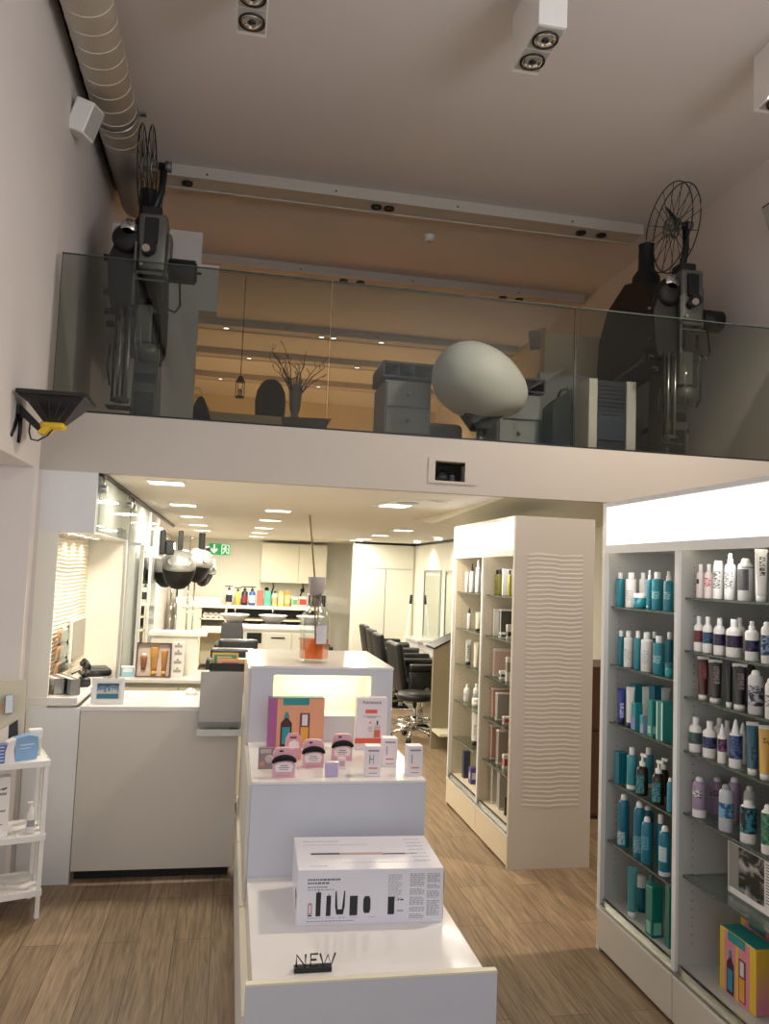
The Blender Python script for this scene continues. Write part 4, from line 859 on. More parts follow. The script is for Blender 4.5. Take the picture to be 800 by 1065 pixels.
product('tube', "cream white tube, second from left on far bay's third shelf, middle unit", 'products in the far bay of the middle unit', 1.723, 5.402, 1.015, 0.180, 0.038, '#ece4d6', cap='#e4dccc', rz=1.05)
product('tube', "tube with black cap beside the divider on far bay's third shelf, middle unit", 'products in the far bay of the middle unit', 1.730, 5.313, 1.015, 0.180, 0.026, '#e0d8cc', cap='#17171a', rz=1.05)
product('round', "white bottle with white cap, first from left on far bay's fourth shelf, middle unit", 'products in the far bay of the middle unit', 1.728, 5.611, 0.752, 0.123, 0.048, W1, mark='#9a9aa4', mz=(.3,.5))
product('round', "white bottle with white cap behind the jar on far bay's fourth shelf, middle unit", 'products in the far bay of the middle unit', 1.780, 5.552, 0.752, 0.135, 0.049, W1, mark='#9a9aa4', mz=(.3,.5))
product('jar', "white jar with broad lid, second from left on far bay's fourth shelf, middle unit", 'products in the far bay of the middle unit', 1.731, 5.404, 0.752, 0.054, 0.055, W1, mark='#9ab0a0', mz=(.2,.5))
product('tube', "large white tube on a black cap, first on far bay's fifth shelf, middle unit", 'products in the far bay of the middle unit', 1.733, 5.402, 0.487, 0.234, 0.059, W1, cap='#17171a', mark='#b4b0ae', mz=(.3,.6), rz=1.05)
product('box', "dark slate carton, first from left on far bay's floor, middle unit", 'products in the far bay of the middle unit', 1.728, 5.581, 0.22, 0.188, 0.048, '#3e4254')
product('box', "low violet carton with white print, second from left on far bay's floor, middle unit", 'products in the far bay of the middle unit', 1.731, 5.422, 0.22, 0.111, 0.055, '#4a3f86', mark='#c9c4e0', mz=(.3,.7))
product('flat', "olive oil bottle with black cap, first from left on near bay's top shelf, middle unit", 'products in the near bay of the middle unit', 1.720, 4.992, 1.54, 0.163, 0.031, '#8a8530', cap='#17171a', mark='#5c5a26', mz=(.2,.6))
product('flat', "dark olive oil bottle with black cap, second on near bay's top shelf, middle unit", 'products in the near bay of the middle unit', 1.718, 4.929, 1.54, 0.166, 0.028, '#77742c', cap='#17171a')
product('box', "tall narrow white carton, third from left on near bay's top shelf, middle unit", 'products in the near bay of the middle unit', 1.713, 4.842, 1.54, 0.170, 0.018, W1, dep=0.12)
product('flat', "yellow oil bottle with black cap, fourth from left on near bay's top shelf, middle unit", 'products in the near bay of the middle unit', 1.716, 4.740, 1.54, 0.162, 0.023, '#b8b04a', cap='#17171a')
product('box', "tall white carton, first from left on near bay's second shelf, middle unit", 'products in the near bay of the middle unit', 1.715, 4.997, 1.275, 0.174, 0.022, '#e6e0d8', dep=0.12)
product('box', "tall white carton with dark side, second from left on near bay's second shelf, middle unit", 'products in the near bay of the middle unit', 1.719, 4.877, 1.275, 0.176, 0.030, W1, mark='#4a4642', mz=(.05,.95), dep=0.12)
product('box', "small white carton with black print on near bay's second shelf, middle unit", 'products in the near bay of the middle unit', 1.705, 4.828, 1.275, 0.034, 0.030, W1, mark='#1c1c1c', mz=(.2,.6), dep=0.06)
product('box', "small white carton at the near end, third on near bay's second shelf, middle unit", 'products in the near bay of the middle unit', 1.716, 4.742, 1.275, 0.089, 0.023, W1, mark='#1c1c1c', mz=(.2,.5), dep=0.06)
product('box', "tall white carton with pale pink side, first on near bay's third shelf, middle unit", 'products in the near bay of the middle unit', 1.717, 4.978, 1.015, 0.178, 0.026, '#ebe2dc', mark='#d8b4a8', mz=(.1,.9), dep=0.12)
product('box', "small white carton with dark print, second from left on near bay's third shelf, middle unit", 'products in the near bay of the middle unit', 1.720, 4.850, 1.015, 0.052, 0.032, W1, mark='#2a2422', mz=(.3,.6), dep=0.06)
product('box', "tall white carton at the near end, third on near bay's third shelf, middle unit", 'products in the near bay of the middle unit', 1.716, 4.734, 1.015, 0.148, 0.023, W1, mark='#9a948e', mz=(.4,.8), dep=0.12)
product('box', "tall white carton with pink side, first from left on near bay's fourth shelf, middle unit", 'products in the near bay of the middle unit', 1.720, 4.992, 0.752, 0.186, 0.032, '#ebe2dc', mark='#c98f7c', mz=(.05,.95), dep=0.12)
product('box', "tall white carton with grey side, second from left on near bay's fourth shelf, middle unit", 'products in the near bay of the middle unit', 1.721, 4.901, 0.752, 0.170, 0.035, W1, mark='#a49c92', mz=(.05,.95), dep=0.12)
product('box', "small white carton with red print, third from left on near bay's fourth shelf, middle unit", 'products in the near bay of the middle unit', 1.720, 4.767, 0.752, 0.045, 0.032, W1, mark='#b5483c', mz=(.2,.7), dep=0.06)
product('box', "tall white carton with rose side, first from left on near bay's fifth shelf, middle unit", 'products in the near bay of the middle unit', 1.719, 4.993, 0.487, 0.215, 0.029, '#ebe2dc', mark='#b98a7e', mz=(.05,.95), dep=0.12)
product('box', "tall white carton with taupe side, second from left on near bay's fifth shelf, middle unit", 'products in the near bay of the middle unit', 1.721, 4.864, 0.487, 0.209, 0.034, W1, mark='#9c8a80', mz=(.05,.95), dep=0.12)
product('box', "small white carton with red print, third from left on near bay's fifth shelf, middle unit", 'products in the near bay of the middle unit', 1.719, 4.748, 0.487, 0.084, 0.030, W1, mark='#b5483c', mz=(.2,.7), dep=0.06)
product('box', "tall white carton, first from left on near bay's floor, middle unit", 'products in the near bay of the middle unit', 1.719, 4.957, 0.22, 0.257, 0.029, '#ebe6de', mark='#b0a89e', mz=(.05,.95), dep=0.12)
product('box', "wide white carton, second from left on near bay's floor, middle unit", 'products in the near bay of the middle unit', 1.723, 4.827, 0.22, 0.245, 0.038, W1, mark='#a8a096', mz=(.05,.95), dep=0.12)
product('box', "dark small carton, third from left on near bay's floor, middle unit", 'products in the near bay of the middle unit', 1.711, 4.699, 0.22, 0.108, 0.015, '#38322e', dep=0.06)


# right unit: poster and gift boxes in the near bay
def gift_art(o, W, H, y, sc=1., ax='y'):
    """printed gift-set front: bottles drawn on the face; local x across, z up, at depth y (facing -y)"""
    def bx(m, x0, x1, z0, z1, k=1): mb(m).box((x0 * W, y - .0006 * k, z0 * H), (x1 * W, y, z1 * H)).build('printed_panel', o)
    bx(P('#2a8a90'), .3, .7, .88, .98, 2)
    b = mb(P('#3a2a22')); b.prism([(.22*W, .03*H), (.42*W, .03*H), (.42*W, .5*H), (.36*W, .58*H), (.36*W, .66*H), (.28*W, .66*H), (.28*W, .58*H), (.22*W, .5*H)], 'y', y - .0012, y); b.build('printed_bottle', o)
    bx(P('#2f8f9c'), .25, .39, .08, .42, 3); bx(P('#2f8f9c'), .29, .35, .6, .72, 3)
    b = mb(P('#6a3a52')); b.prism([(.56*W, .05*H), (.74*W, .05*H), (.74*W, .7*H), (.56*W, .7*H)], 'y', y - .0012, y); b.build('printed_bottle', o)
    bx(P('#e0a040'), .58, .72, .07, .42, 3); bx(P('#d8d0d4'), .6, .7, .45, .67, 3)
def grad_card():
    if 'grad' in MC: return MC['grad']
    m = bpy.data.materials.new('yellow_pink_card'); m.use_nodes = True; nt = m.node_tree; b = nt.nodes['Principled BSDF']; b.inputs['Roughness'].default_value = .4
    tc = nt.nodes.new('ShaderNodeTexCoord'); sx = nt.nodes.new('ShaderNodeSeparateXYZ'); cr = nt.nodes.new('ShaderNodeValToRGB')
    cr.color_ramp.elements[0].color = hexc('#d9829c'); cr.color_ramp.elements[1].color = hexc('#e0bb3c'); cr.color_ramp.elements[0].position = .1; cr.color_ramp.elements[1].position = .8
    nt.links.new(tc.outputs['Generated'], sx.inputs[0]); nt.links.new(sx.outputs['Z'], cr.inputs[0]); nt.links.new(cr.outputs[0], b.inputs['Base Color']); MC['grad'] = m
    return m
def gift_box(name, label, loc, rz, W, D, H, face, side, top, grp, fr=((.14, .46), (.54, .84))):
    t = thing(name, label, 'gift box', loc, rz, grp)
    o = mb(P(side)).box((0, 0, 0), (W, D, H), .002).build('box', t)
    b = mb(P(face))
    for f0, f1 in fr: b.box((f0*W, -.0006, .0), (f1*W, 0, H * .985))
    b.build('printed_front', o)
    mb(P(top)).box((.004, .004, H), (W - .004, D - .004, H + .0012)).box((.25*W, -.0018, H*.86), (.72*W, -.0004, H)).build('top_flap', o)
    if grp:
        mb(grad_card()).box((W, .002, .002), (W + .0008, D - .002, H - .002)).build('printed_side', o)
    gift_art(o, W, H, -.0008)
    return t
gift_box('gift_box', 'yellow, pink and teal gift box, front one on the white bay floor', (1.80, 2.68, .22), -PI/2, .2, .085, .215, '#d9879b', '#e0bb3c', '#1f8a86', 'gift boxes in the white bay')
gift_box('gift_box', 'yellow, pink and teal gift box behind the front one, partly hidden', (1.925, 2.74, .22), -PI/2, .2, .085, .23, '#d9879b', '#e0bb3c', '#1f8a86', 'gift boxes in the white bay')
t = thing('framed_photo', 'black and white picture in clear acrylic on the lower glass shelf', 'picture', (1.828, 2.667, .5562), -PI/2); t.scale = (1, 1, .69)
bw = bpy.data.materials.new('black_white_print'); bw.use_nodes = True; nt = bw.node_tree; bb = nt.nodes['Principled BSDF']
tc = nt.nodes.new('ShaderNodeTexCoord'); nz = nt.nodes.new('ShaderNodeTexNoise'); nz.inputs['Scale'].default_value = 16; nz.inputs['Detail'].default_value = 3; nz.inputs['Distortion'].default_value = .8
cr = nt.nodes.new('ShaderNodeValToRGB'); cr.color_ramp.elements[0].position = .45; cr.color_ramp.elements[0].color = (.012, .011, .01, 1); cr.color_ramp.elements[1].position = .68; cr.color_ramp.elements[1].color = (.45, .44, .43, 1)
nt.links.new(tc.outputs['Object'], nz.inputs['Vector']); nt.links.new(nz.outputs['Fac'], cr.inputs[0]); nt.links.new(cr.outputs[0], bb.inputs['Base Color'])
mb(M_CARD).box((0, .002, 0), (.3, .006, .255)).build('backing_card', t)
mb(bw).box((.055, .0, .03), (.19, .002, .25)).build('printed_picture', t)
mb(P('#8f8d8a')).box((.0, .0, .03), (.052, .002, .25)).build('grey_strip', t)
b = mb(P('#4a4a4a'))
for k in range(14): b.box((.2, .0005, .235 - k * .014), (.28 - .02 * (k % 3), .0019, .239 - k * .014))
b.build('printed_text_lines', t)
mb(mat('acrylic_edge', '#d4d6d4', .15)).box((-.003, -.003, 0), (.0, .007, .258)).box((.0, -.003, .0), (.3, .007, .003)).box((.0, -.003, .255), (.3, .007, .258)).build('acrylic_rim', t)

# ------------------------------------------------------------------ stepped display in the middle
GM = mat('display_side_laminate', '#cfcac4', .35)
t = thing('stepped_display', 'white three step product display in the middle of the floor', 'display plinth', (.12, 2.33, 0), 0)
Wd = .675
FM = mat('display_front_laminate', '#c8cad4', .2)
mb(GM).box((0, .012, .05), (Wd, .765, .488)).box((0, .77, .05), (Wd, 1.465, .838)).box((.0, 1.47, .05), (Wd, 2.23, .97)).box((0, 1.67, .97), (Wd, 2.23, 1.188)).box((0, 1.47, .97), (.105, 1.67, 1.188)).box((.57, 1.47, .97), (Wd, 1.67, 1.188)).box((.105, 1.47, 1.158), (.57, 1.67, 1.188)).build('carcass', t)
mb(M_GLOSS).box((0, .012, .4885), (Wd, .77, .5), .001).build('low_step_top', t)
mb(M_GLOSS).box((-.0, .762, .8385), (Wd, 1.47, .85), .001).build('middle_step_top', t)
mb(M_GLOSS).box((-.002, 1.46, 1.1885), (Wd + .002, 2.235, 1.2), .001).build('top_step_top', t)
mb(FM).box((0, .762, .5005), (Wd, .769, .838)).build('middle_front_panel', t)
b = mb(FM).box((0, 1.462, .8505), (Wd, 1.469, .97)).box((0, 1.462, .97), (.105, 1.469, 1.188)).box((.57, 1.462, .97), (Wd, 1.469, 1.188)).box((.105, 1.462, 1.158), (.57, 1.469, 1.188)); b.build('top_front_panel', t)
fp = mb(FM).box((-.018, -.012, .03), (.712, .01, .4945)).build('front_panel', t)
mb(M_CREAM).box((-.018, -.012, .4945), (.712, .01, .5)).build('front_panel_edge', fp)
nl = mb(mat('niche_lining', '#f2efd2', .6)).box((.106, 1.655, .971), (.569, 1.669, 1.157)).build('niche_lining', t)
mb(mat('niche_strip_diffuser', '#ffffff', .4, emit=2.2, ecol='#f4f8b0')).box((.12, 1.5, 1.15), (.555, 1.52, 1.157)).build('niche_lamp', nl)
area('niche_lamp_light', (.3375, 1.53, 1.146), (0, .35, -1), .42, .04, 1.1, (.98, 1, .55), t)
for k, (y0, y1) in enumerate(((.02, .75), (.76, 1.46), (1.47, 2.22))):
    dd = mb(M_LACQ).box((-.022, y0, .06), (-.001, y1, .395), .001).build('side_drawer', t)
    mb(M_CREAM).box((-.024, y0, .395), (-.001, y1, .4)).build('drawer_edge', dd)
mb(GM).box((-.012, .77, .42), (-.0005, 2.2, .835)).box((-.012, 1.47, .835), (-.0005, 2.2, 1.185)).build('side_panel', t)
mb(M_BLACKM).box((.02, .05, 0), (Wd - .02, 2.2, .05)).build('plinth', t)

# electric styler carton on the low step
t = thing('appliance_box', 'large white carton of a hair styler with pictured attachments, on the low step', 'box', (.268, 2.668, .5), -.035)
BW, BD, BH = .487, .325, .176
LAV = mat('white_carton_board', '#dcdae4', .35)
o = mb(LAV).box((0, 0, 0), (BW, BD, BH), .0015).build('carton', t)
ink = P('#a3a1ac'); dk = P('#1c1b22'); rs = P('#b9848c')
b = mb(P('#6d6a76')); r = random.Random(4)
def words(b, x0, x1, z, h, y=-.0005, top=False, x=None):
    x = x0
    while x < x1:
        wl = r.uniform(.004, .012); e = min(x1, x + wl)
        if top: b.box((x, z, BH), (e, z + h, BH + .0004))
        else: b.box((x, y, z), (e, 0, z + h))
        x = e + .0025
words(b, .033, .14, BH - .034, .006); words(b, .033, .105, BH - .045, .006); words(b, .033, .10, BH - .056, .003); words(b, .033, .12, BH - .064, .002); words(b, .033, .19, .013, .0018)
b.build('printed_heading', o)
b = mb(ink)
for k in range(14): words(b, .300, .345 - .012 * (k % 4 == 3), BH - .022 - k * .0062, .0026)
for k in range(27):
    if k not in (8, 13, 19, 23): words(b, .373, .422 - .01 * (k % 5 == 4), BH - .02 - k * .0054, .003)
    if k not in (6, 10, 16): words(b, .431, .474 - .008 * (k % 4 == 3), BH - .02 - k * .0051, .003)
for x in (.05, .075, .11, .15, .19, .25): words(b, x - .014, x + .012, .023, .0018)
b.build('printed_small_text', o)
b = mb(dk)
for x0, x1, z1 in ((.062, .078, .105), (.096, .111, .094), (.173, .199, .092), (.3, .322, .086)): b.box((x0, -.0008, .03), (x1, 0, z1), )
b.box((.069, -.0008, .105), (.071, 0, .114)).box((.102, -.0008, .094), (.104, 0, .101))
b.prism([(.130, .034), (.152, .034), (.157, .06), (.157, .108), (.153, .108), (.148, .05), (.134, .05), (.129, .108), (.125, .108), (.125, .06)], 'y', -.0008, 0)
b.prism([(.222, .036), (.238, .036), (.242, .046), (.242, .08), (.237, .09), (.223, .09), (.218, .08), (.218, .046)], 'y', -.0008, 0)
b.box((.036, -.0008, .03), (.05, 0, .034)).box((.342, -.0006, .074), (.352, 0, .078)).box((.334, -.0006, .074), (.338, 0, .078)).box((.332, -.0006, .04), (.352, 0, .042)).build('printed_attachments', o)
mb(rs).prism([(.036, .036), (.050, .036), (.050, .068), (.047, .072), (.039, .072), (.036, .068)], 'y', -.0007, 0).build('printed_dryer_head', o)
mb(LAV).prism([(.040, .04), (.046, .04), (.046, .066), (.040, .066)], 'y', -.001, 0).build('printed_dryer_opening', o)
b = mb(dk).box((.05, .14, BH), (.15, .155, BH + .0005)).box((.30, .135, BH), (.38, .145, BH + .0005)).box((.38, .138, BH), (.42, .141, BH + .0005)).build('printed_styler', o)
mb(mat('printed_rose_handle', '#b39a96', .4)).box((.15, .135, BH), (.30, .155, BH + .0006)).build('printed_styler_handle', o)
b = mb(ink)
words(b, .03, .16, .27, .006, top=True); words(b, .03, .26, .235, .004, top=True); words(b, .04, .1, .03, .006, top=True); words(b, .15, .44, .06, .003, top=True)
for k in range(7): words(b, .40 - .0 * k, .455, .28 - k * .035, .006, top=True)
b.build('printed_top_text', o)
mb(dk).box((BW, .0, .09), (BW + .0006, .05, BH - .01)).box((BW, 0, .01), (BW + .0006, .05, .05)).box((-.0006, .03, .06), (0, .09, .09)).box((-.0006, .02, .045), (0, .06, .055)).build('printed_side_blocks', o)

# NEW sign
t = thing('new_sign', 'black NEW lettering sign standing at the front of the low step', 'sign', (.243, 2.375, .5), 0)
mb(M_BLACK).box((-.004, -.012, 0), (.104, .014, .014), .001).build('base_bar', t)
lw = .003
def stroke(pts, nm='letter'):
    return mb(M_BLACK).tube([(x, 0, z) for x, z in pts], lw, 8).build(nm, t)
stroke([(.002, .012), (.002, .047), (.028, .014), (.028, .047)]); 
b = mb(M_BLACK).tube([(.064, 0, .014), (.043, 0, .014), (.043, 0, .047), (.064, 0, .047)], lw, 8); b.tube([(.043, 0, .031), (.06, 0, .031)], lw, 8); b.build('letter', t)
stroke([(.07, .047), (.081, .014), (.093, .044), (.103, .014), (.114, .047)])

# middle step: gift set, serum display, hair bands and small cartons
gb = gift_box('gift_box', 'violet and orange gift set box on the middle step under the lit niche', (.203, 3.66, .85), .03, .252, .06, .222, '#d99a78', '#a0588c', '#1f8a86', None, ((.15, 1.0),))
t = thing('serum_display', 'white and orange serum box display with dropper bottle picture', 'box', (.597, 3.62, .85), .02)
o = mb(mat('pale_pink_board', '#e6dbe2', .4)).box((0, 0, 0), (.142, .05, .233), .0015).build('carton', t)
mb(P('#d8624a')).box((-.004, -.006, .03), (.146, -.0004, .052)).build('orange_band', o)
mb(P('#d8624a')).box((.04, -.001, .163), (.095, 0, .18)).build('orange_panel', o)
text('printed_brand_name', 'Kérastase', .022, o, (.07, -.0006, .212), (PI/2, 0, 0), P('#5a5258'))
mb(P('#d06a50')).prism([(.083, .055), (.112, .055), (.112, .088), (.083, .088)], 'y', -.0012, 0).build('printed_bottle', o)
mb(P('#c9b8bc')).prism([(.083, .088), (.112, .088), (.112, .105), (.104, .112), (.091, .112), (.083, .105)], 'y', -.0012, 0).build('printed_bottle_top', o)
mb(P('#2a2326')).prism([(.094, .112), (.101, .112), (.101, .13), (.094, .13)], 'y', -.0012, 0).build('printed_dropper', o)
b = mb(P('#9a8f96')); 
for q in ((.048, .09, .143), (.055, .075, .1), (.055, .075, .092), (.055, .075, .083), (.05, .125, .016), (.03, .11, .148)): b.box((q[0], -.0006, q[2]), (q[1], 0, q[2] + .003))
b.build('printed_small_text', o); mb(P('#d8624a')).box((.06, -.0008, .118), (.068, 0, .126)).build('printed_dot', o)

def hair_tie_card(label, x, y, rz, back=.2):
    t = thing('hair_band_pack', label, 'hair accessory', (x, y, .85), rz, 'hair bands on pink cards')
    W_, H_ = .086, .112
    o = mb(P('#d9a7b4')).prism([(-W_/2, 0), (W_/2, 0), (W_/2, H_ * .8), (W_ * .38, H_ * .97), (W_ * .2, H_), (-W_ * .2, H_), (-W_ * .38, H_ * .97), (-W_/2, H_ * .8)], 'y', 0, .024).build('pink_card', t)
    mb(P('#ecdfe4')).prism([(-W_ * .36, .022), (W_ * .36, .022), (W_ * .42, .045), (W_ * .3, .056), (0, .06), (-W_ * .3, .056), (-W_ * .42, .045)], 'y', -.0012, 0).build('white_label', o)
    b = mb(P('#7a6670')); b.box((-.014, -.0018, .044), (.014, -.0012, .047)).box((-.02, -.0018, .036), (.02, -.0012, .039)).box((-.016, -.0018, .029), (.016, -.0012, .031)).build('printed_text', o)
    mb(P('#d49aa0')).box((-.028, -.001, .005), (.028, 0, .014)).build('bottom_band', o)
    pts = [(W_ * .5 * math.cos(a), -.004 + .004 * math.sin(a * 2), .058 + .018 * math.sin(a)) for a in [PI * k / 12 for k in range(13)]]
    mb(mat('black_velvet', '#0b0a0b', .9, bump=.3, nscale=200)).tube(pts, [.006 + .006 * math.sin(PI * k / 12) for k in range(13)], 10).build('black_band', t)
    mb(P('#2a2326')).box((-.02, -.001, H_ * .87), (-.005, 0, H_ * .93)).build('hang_slot', o)
hair_tie_card('black hair band on pink card, front left of the middle step', .243, 3.15, .03)
hair_tie_card('black hair band on pink card, second of the front three', .372, 3.3, -.02)
hair_tie_card('black hair band on pink card, right beside the lilac tin', .507, 3.41, .05)
t = thing('hair_band_pack', 'pink carded hair band standing behind the front left one', 'hair accessory', (.302, 3.43, .85), .1, 'hair bands on pink cards')
o = mb(P('#d9a0a8')).prism([(-.034, 0), (.034, 0), (.034, .085), (.02, .11), (-.02, .11), (-.034, .085)], 'y', 0, .02).build('pink_card', t)
mb(P('#efe4e6')).prism([(-.024, .05), (.024, .05), (.02, .075), (0, .085), (-.02, .075)], 'y', -.001, 0).build('white_label', o); mb(P('#2a2326')).box((-.018, -.001, .092), (.01, 0, .098)).build('hang_slot', o)
t = thing('picture_card', 'small square grey and pink picture card at the left of the middle step', 'card', (.15, 3.285, .85), .05)
o = mb(P('#8a7f82')).box((0, 0, 0), (.065, .012, .084), .001).build('card', t)
b = mb(P('#b9a9ac')); b.lathe([(0, 0), (.017, 0), (.017, .001), (0, .001)], n=20, M=Matrix.Translation((.043, -.0002, .04)) @ Matrix.Rotation(PI/2, 4, 'X')); b.box((.006, -.001, .062), (.05, 0, .078)).build('printed_shapes', o)
b = mb(P('#c48a7c')); b.lathe([(0, 0), (.011, 0), (.011, .0016), (0, .0016)], n=20, M=Matrix.Translation((.016, -.0002, .02)) @ Matrix.Rotation(PI/2, 4, 'X')).build('printed_dot', o)
t = thing('tin', 'small lilac square tin at the front of the middle step', 'tin', (.405, 3.15, .85), .0)
o = mb(P('#b9a9cc', .25)).box((0, 0, 0), (.05, .03, .05), .003, seg=2).build('tin_body', t); mb(P('#d9cfe0', .25)).box((-.001, -.001, .05), (.051, .031, .057), .002, seg=2).build('lid', t)
t = thing('small_card_box', 'tiny pale pink box behind the lilac tin', 'box', (.47, 3.27, .85), .05)
o = mb(P('#e3cfd4')).box((0, 0, 0), (.034, .025, .045), .001).build('carton', t); mb(P('#b9a0ac')).box((.006, -.0006, .012), (.028, 0, .034)).build('printed_panel', o)
for k, (x, y, lb) in enumerate(((.562, 3.15, 'pale pink serum carton, left one at the front of the middle step'), (.66, 3.3, 'pale pink serum carton standing behind the two front ones'), (.733, 3.15, 'pale pink serum carton at the right front corner of the middle step'))):
    t = thing('serum_carton', lb, 'box', (x, y, .85), .04 * (k - 1), 'pink serum cartons')
    o = mb(mat('pale_pink_board', '#e6dbe2', .4)).box((0, 0, 0), (.062, .05, .118), .0015).build('carton', t)
    b = mb(P('#8a7f88')); b.box((.01, -.0006, .098), (.053, 0, .104)); b.box((.015, -.0006, .05), (.019, 0, .085)); 
    if k == 0: b.box((.03, -.0006, .05), (.033, 0, .085)); b.box((.019, -.0006, .066), (.03, 0, .07))
    b.box((.015, -.0006, .012), (.047, 0, .015)).build('printed_text', o)
    mb(P('#d8806e')).box((.014, -.0006, .03), (.048, 0, .036)).build('orange_line', o)

# diffuser bottle on the top step
t = thing('fragrance_diffuser', 'large clear glass bottle with amber liquid and a wooden reed, on the top step', 'bottle', (.427, 3.975, 1.2), 0)
R = .072
mb(G_CLEAR).lathe([(0, .002), (R * .97, .002), (R, .008), (R, .205), (R * .93, .235), (R * .7, .262), (R * .45, .28), (R * .4, .3), (R * .4, .345), (R * .46, .348)], n=40).build('glass_body', t)
mb(M_AMBER).lathe([(0, .022), (R * .97, .022), (R * .985, .026), (R * .985, .112), (0, .112)], n=40).build('amber_liquid', t)
mb(G_CLEAR).lathe([(R * .94, .005), (R * .94, .02), (0, .021)], n=40).build('thick_base', t)
mb(mat('grey_stone_stopper', '#a49a96', .7)).lathe([(0, .33), (R * .42, .33), (R * .5, .345), (R * .62, .42), (0, .42)], n=28).build('stopper', t)
mb(mat('reed_wood', '#8a6a44', .7)).tube([(-.05, 0, .73), (-.012, 0, .42), (.01, 0, .03)], .0045, 8).tube([(.016, .008, .33), (.012, .01, .03)], .004, 8).build('reeds', t)
mb(P('#c9c9d2')).lathe([(R + .0012, .095), (R + .0012, .185)], n=10, a0=-1.55, a1=-.75).build('hang_tag', t)

# ------------------------------------------------------------------ things on the reception desk
t = thing('acrylic_holder', 'clear acrylic leaflet holder with grey sheet on the desk front', 'leaflet holder', (-.125, 4.418, .765), 0)
t.location.y = 4.405
mb(mat('grey_sheet', '#b9b4b0', .4)).box((0, .004, .03), (.225, .008, .325)).build('grey_sheet', t)
mb(G_PLEX).box((-.003, -.002, 0), (.228, .0, .06)).box((-.003, .009, 0), (.228, .012, .33)).build('acrylic_back', t)
mb(mat('acrylic_edge', '#d4d6d4', .15)).box((-.006, -.045, -.004), (.228, .012, .0)).box((-.006, -.047, -.004), (.228, -.045, .03)).build('acrylic_tray', t)
b = mb(M_CARD)
for k in range(4): b.box((.0, -.042, .001 + k * .006), (.22 - .02 * k, .002, .005 + k * .006), M=Matrix.Rotation(.03 * k - .04, 4, 'Z'))
b.build('leaflets', t)
t = thing('framed_photo', 'white framed photo of a lakeside town on the reception desk', 'picture frame', (-.695, 4.5, .9005), 0, None, (-.12, 0, .06))
o = mb(M_WHITE).box((0, 0, 0), (.17, .012, .02)).box((0, 0, .115), (.17, .012, .135)).box((0, 0, .02), (.022, .012, .115)).box((.148, 0, .02), (.17, .012, .115)).build('frame', t)
mb(P('#e9e7e4')).box((.02, .004, .018), (.15, .009, .118)).build('mat_board', t)
ph = mb(P('#5d7f99')).box((.03, .0028, .027), (.14, .004, .107)).build('printed_picture', t)
mb(P('#2f6a80')).box((.03, .002, .027), (.14, .0028, .053)).build('printed_lake', ph)
b = mb(P('#c9c4bc')); r2 = random.Random(3)
for k in range(16): x = .031 + k * .0067; b.box((x, .0018, .053), (x + .0055, .0028, .06 + r2.random() * .025))
b.build('printed_houses', ph)
mb(P('#3c4a58')).prism([(.03, .088), (.055, .098), (.08, .09), (.11, .1), (.14, .09), (.14, .107), (.03, .107)], 'y', .0021, .0028).build('printed_hills', ph)
mb(M_WHITE).box((.07, .02, .0), (.1, .06, .004)).prism([(.012, .06), (.055, .0), (.06, .0), (.014, .065)], 'x', .075, .095).build('easel_back', t)
for k, (x, y, lb) in enumerate(((-.885, 4.52, 'grey metal letter tray leaning on the niche ledge, left one'), (-.80, 4.5, 'grey metal letter tray leaning on the niche ledge, right one beside the photo'))):
    t = thing('document_holder', lb, 'document holder', (x, y, .942), .55, 'letter trays on the niche ledge')
    mb(M_STEEL).box((0, 0, 0), (.05, .3, .004)).box((0, 0, 0), (.003, .3, .085)).box((.05, 0, 0), (.053, .3, .085)).box((0, 0, 0), (.053, .003, .085)).build('metal_tray', t)
    b = mb(M_CARD)
    for j in range(4): b.box((.008 + j * .01, .01, .004), (.012 + j * .01, .29, .08))
    b.build('papers', t)
t = thing('hair_clip', 'black spidery hair clip and cable lying between the letter trays', 'hair clip', (-.79, 4.86, .942), .3)
b = mb(M_BLACK).box((-.03, -.05, 0), (.03, .05, .05), .012, seg=2)
b.build('black_body', t); b = mb(M_BLACK)
for k in range(5): a = k * 1.1; b.tube([(0, 0, .045), (.04 * math.cos(a), .04 * math.sin(a), .085), (.075 * math.cos(a), .075 * math.sin(a), .07)], .005)
b.build('prong', t)
t = thing('telephone', 'black rounded telephone on the ledge behind the white photo frame', 'telephone', (-.8, 5.35, .942), .3)
mb(M_BLACK).box((-.08, -.1, 0), (.08, .1, .05), .02, seg=3).build('body', t); mb(M_BLACK).tube([(-.07, -.1, .06), (-.07, -.05, .085), (-.07, .05, .085), (-.07, .1, .06)], [.022, .015, .015, .022], 12).build('handset', t)
t = thing('wall_screen', 'flat grey screen mounted on the wavy reception panel', 'screen', (-.948, 5.17, 1.03), PI/2)
mb(mat('grey_screen', '#8a7f72', .2)).box((.008, -.022, .008), (.432, -.02, .252)).build('screen', t); mb(M_WHITE).box((0, -.02, 0), (.44, .0, .26), .004).build('frame', t)
for k, z in enumerate((1.19, 1.1, 1.01)):
    t = thing('leaflet_holder', 'small clear leaflet pocket beside the wall screen, %s of three' % ('topmost', 'middle', 'lowest')[k], 'leaflet holder', (-.948, 4.76, z), PI/2, 'leaflet pockets on the wavy panel')
    mb(G_PLEX).box((0, -.03, 0), (.3, -.028, .06)).box((0, -.03, 0), (.3, 0, .003)).build('acrylic_pocket', t)
    b = mb(P('#a9b4b8')); b.box((.14, -.02, .004), (.28, -.012, .075), M=Matrix.Rotation(-.12, 4, 'X')); b.build('grey_leaflet', t); mb(P('#d8a070')).box((.01, -.02, .004), (.12, -.012, .07)).build('orange_leaflet', t)
t = thing('computer_mouse', 'white computer mouse on the glossy desk top', 'computer mouse', (-.19, 4.86, .9), .4)
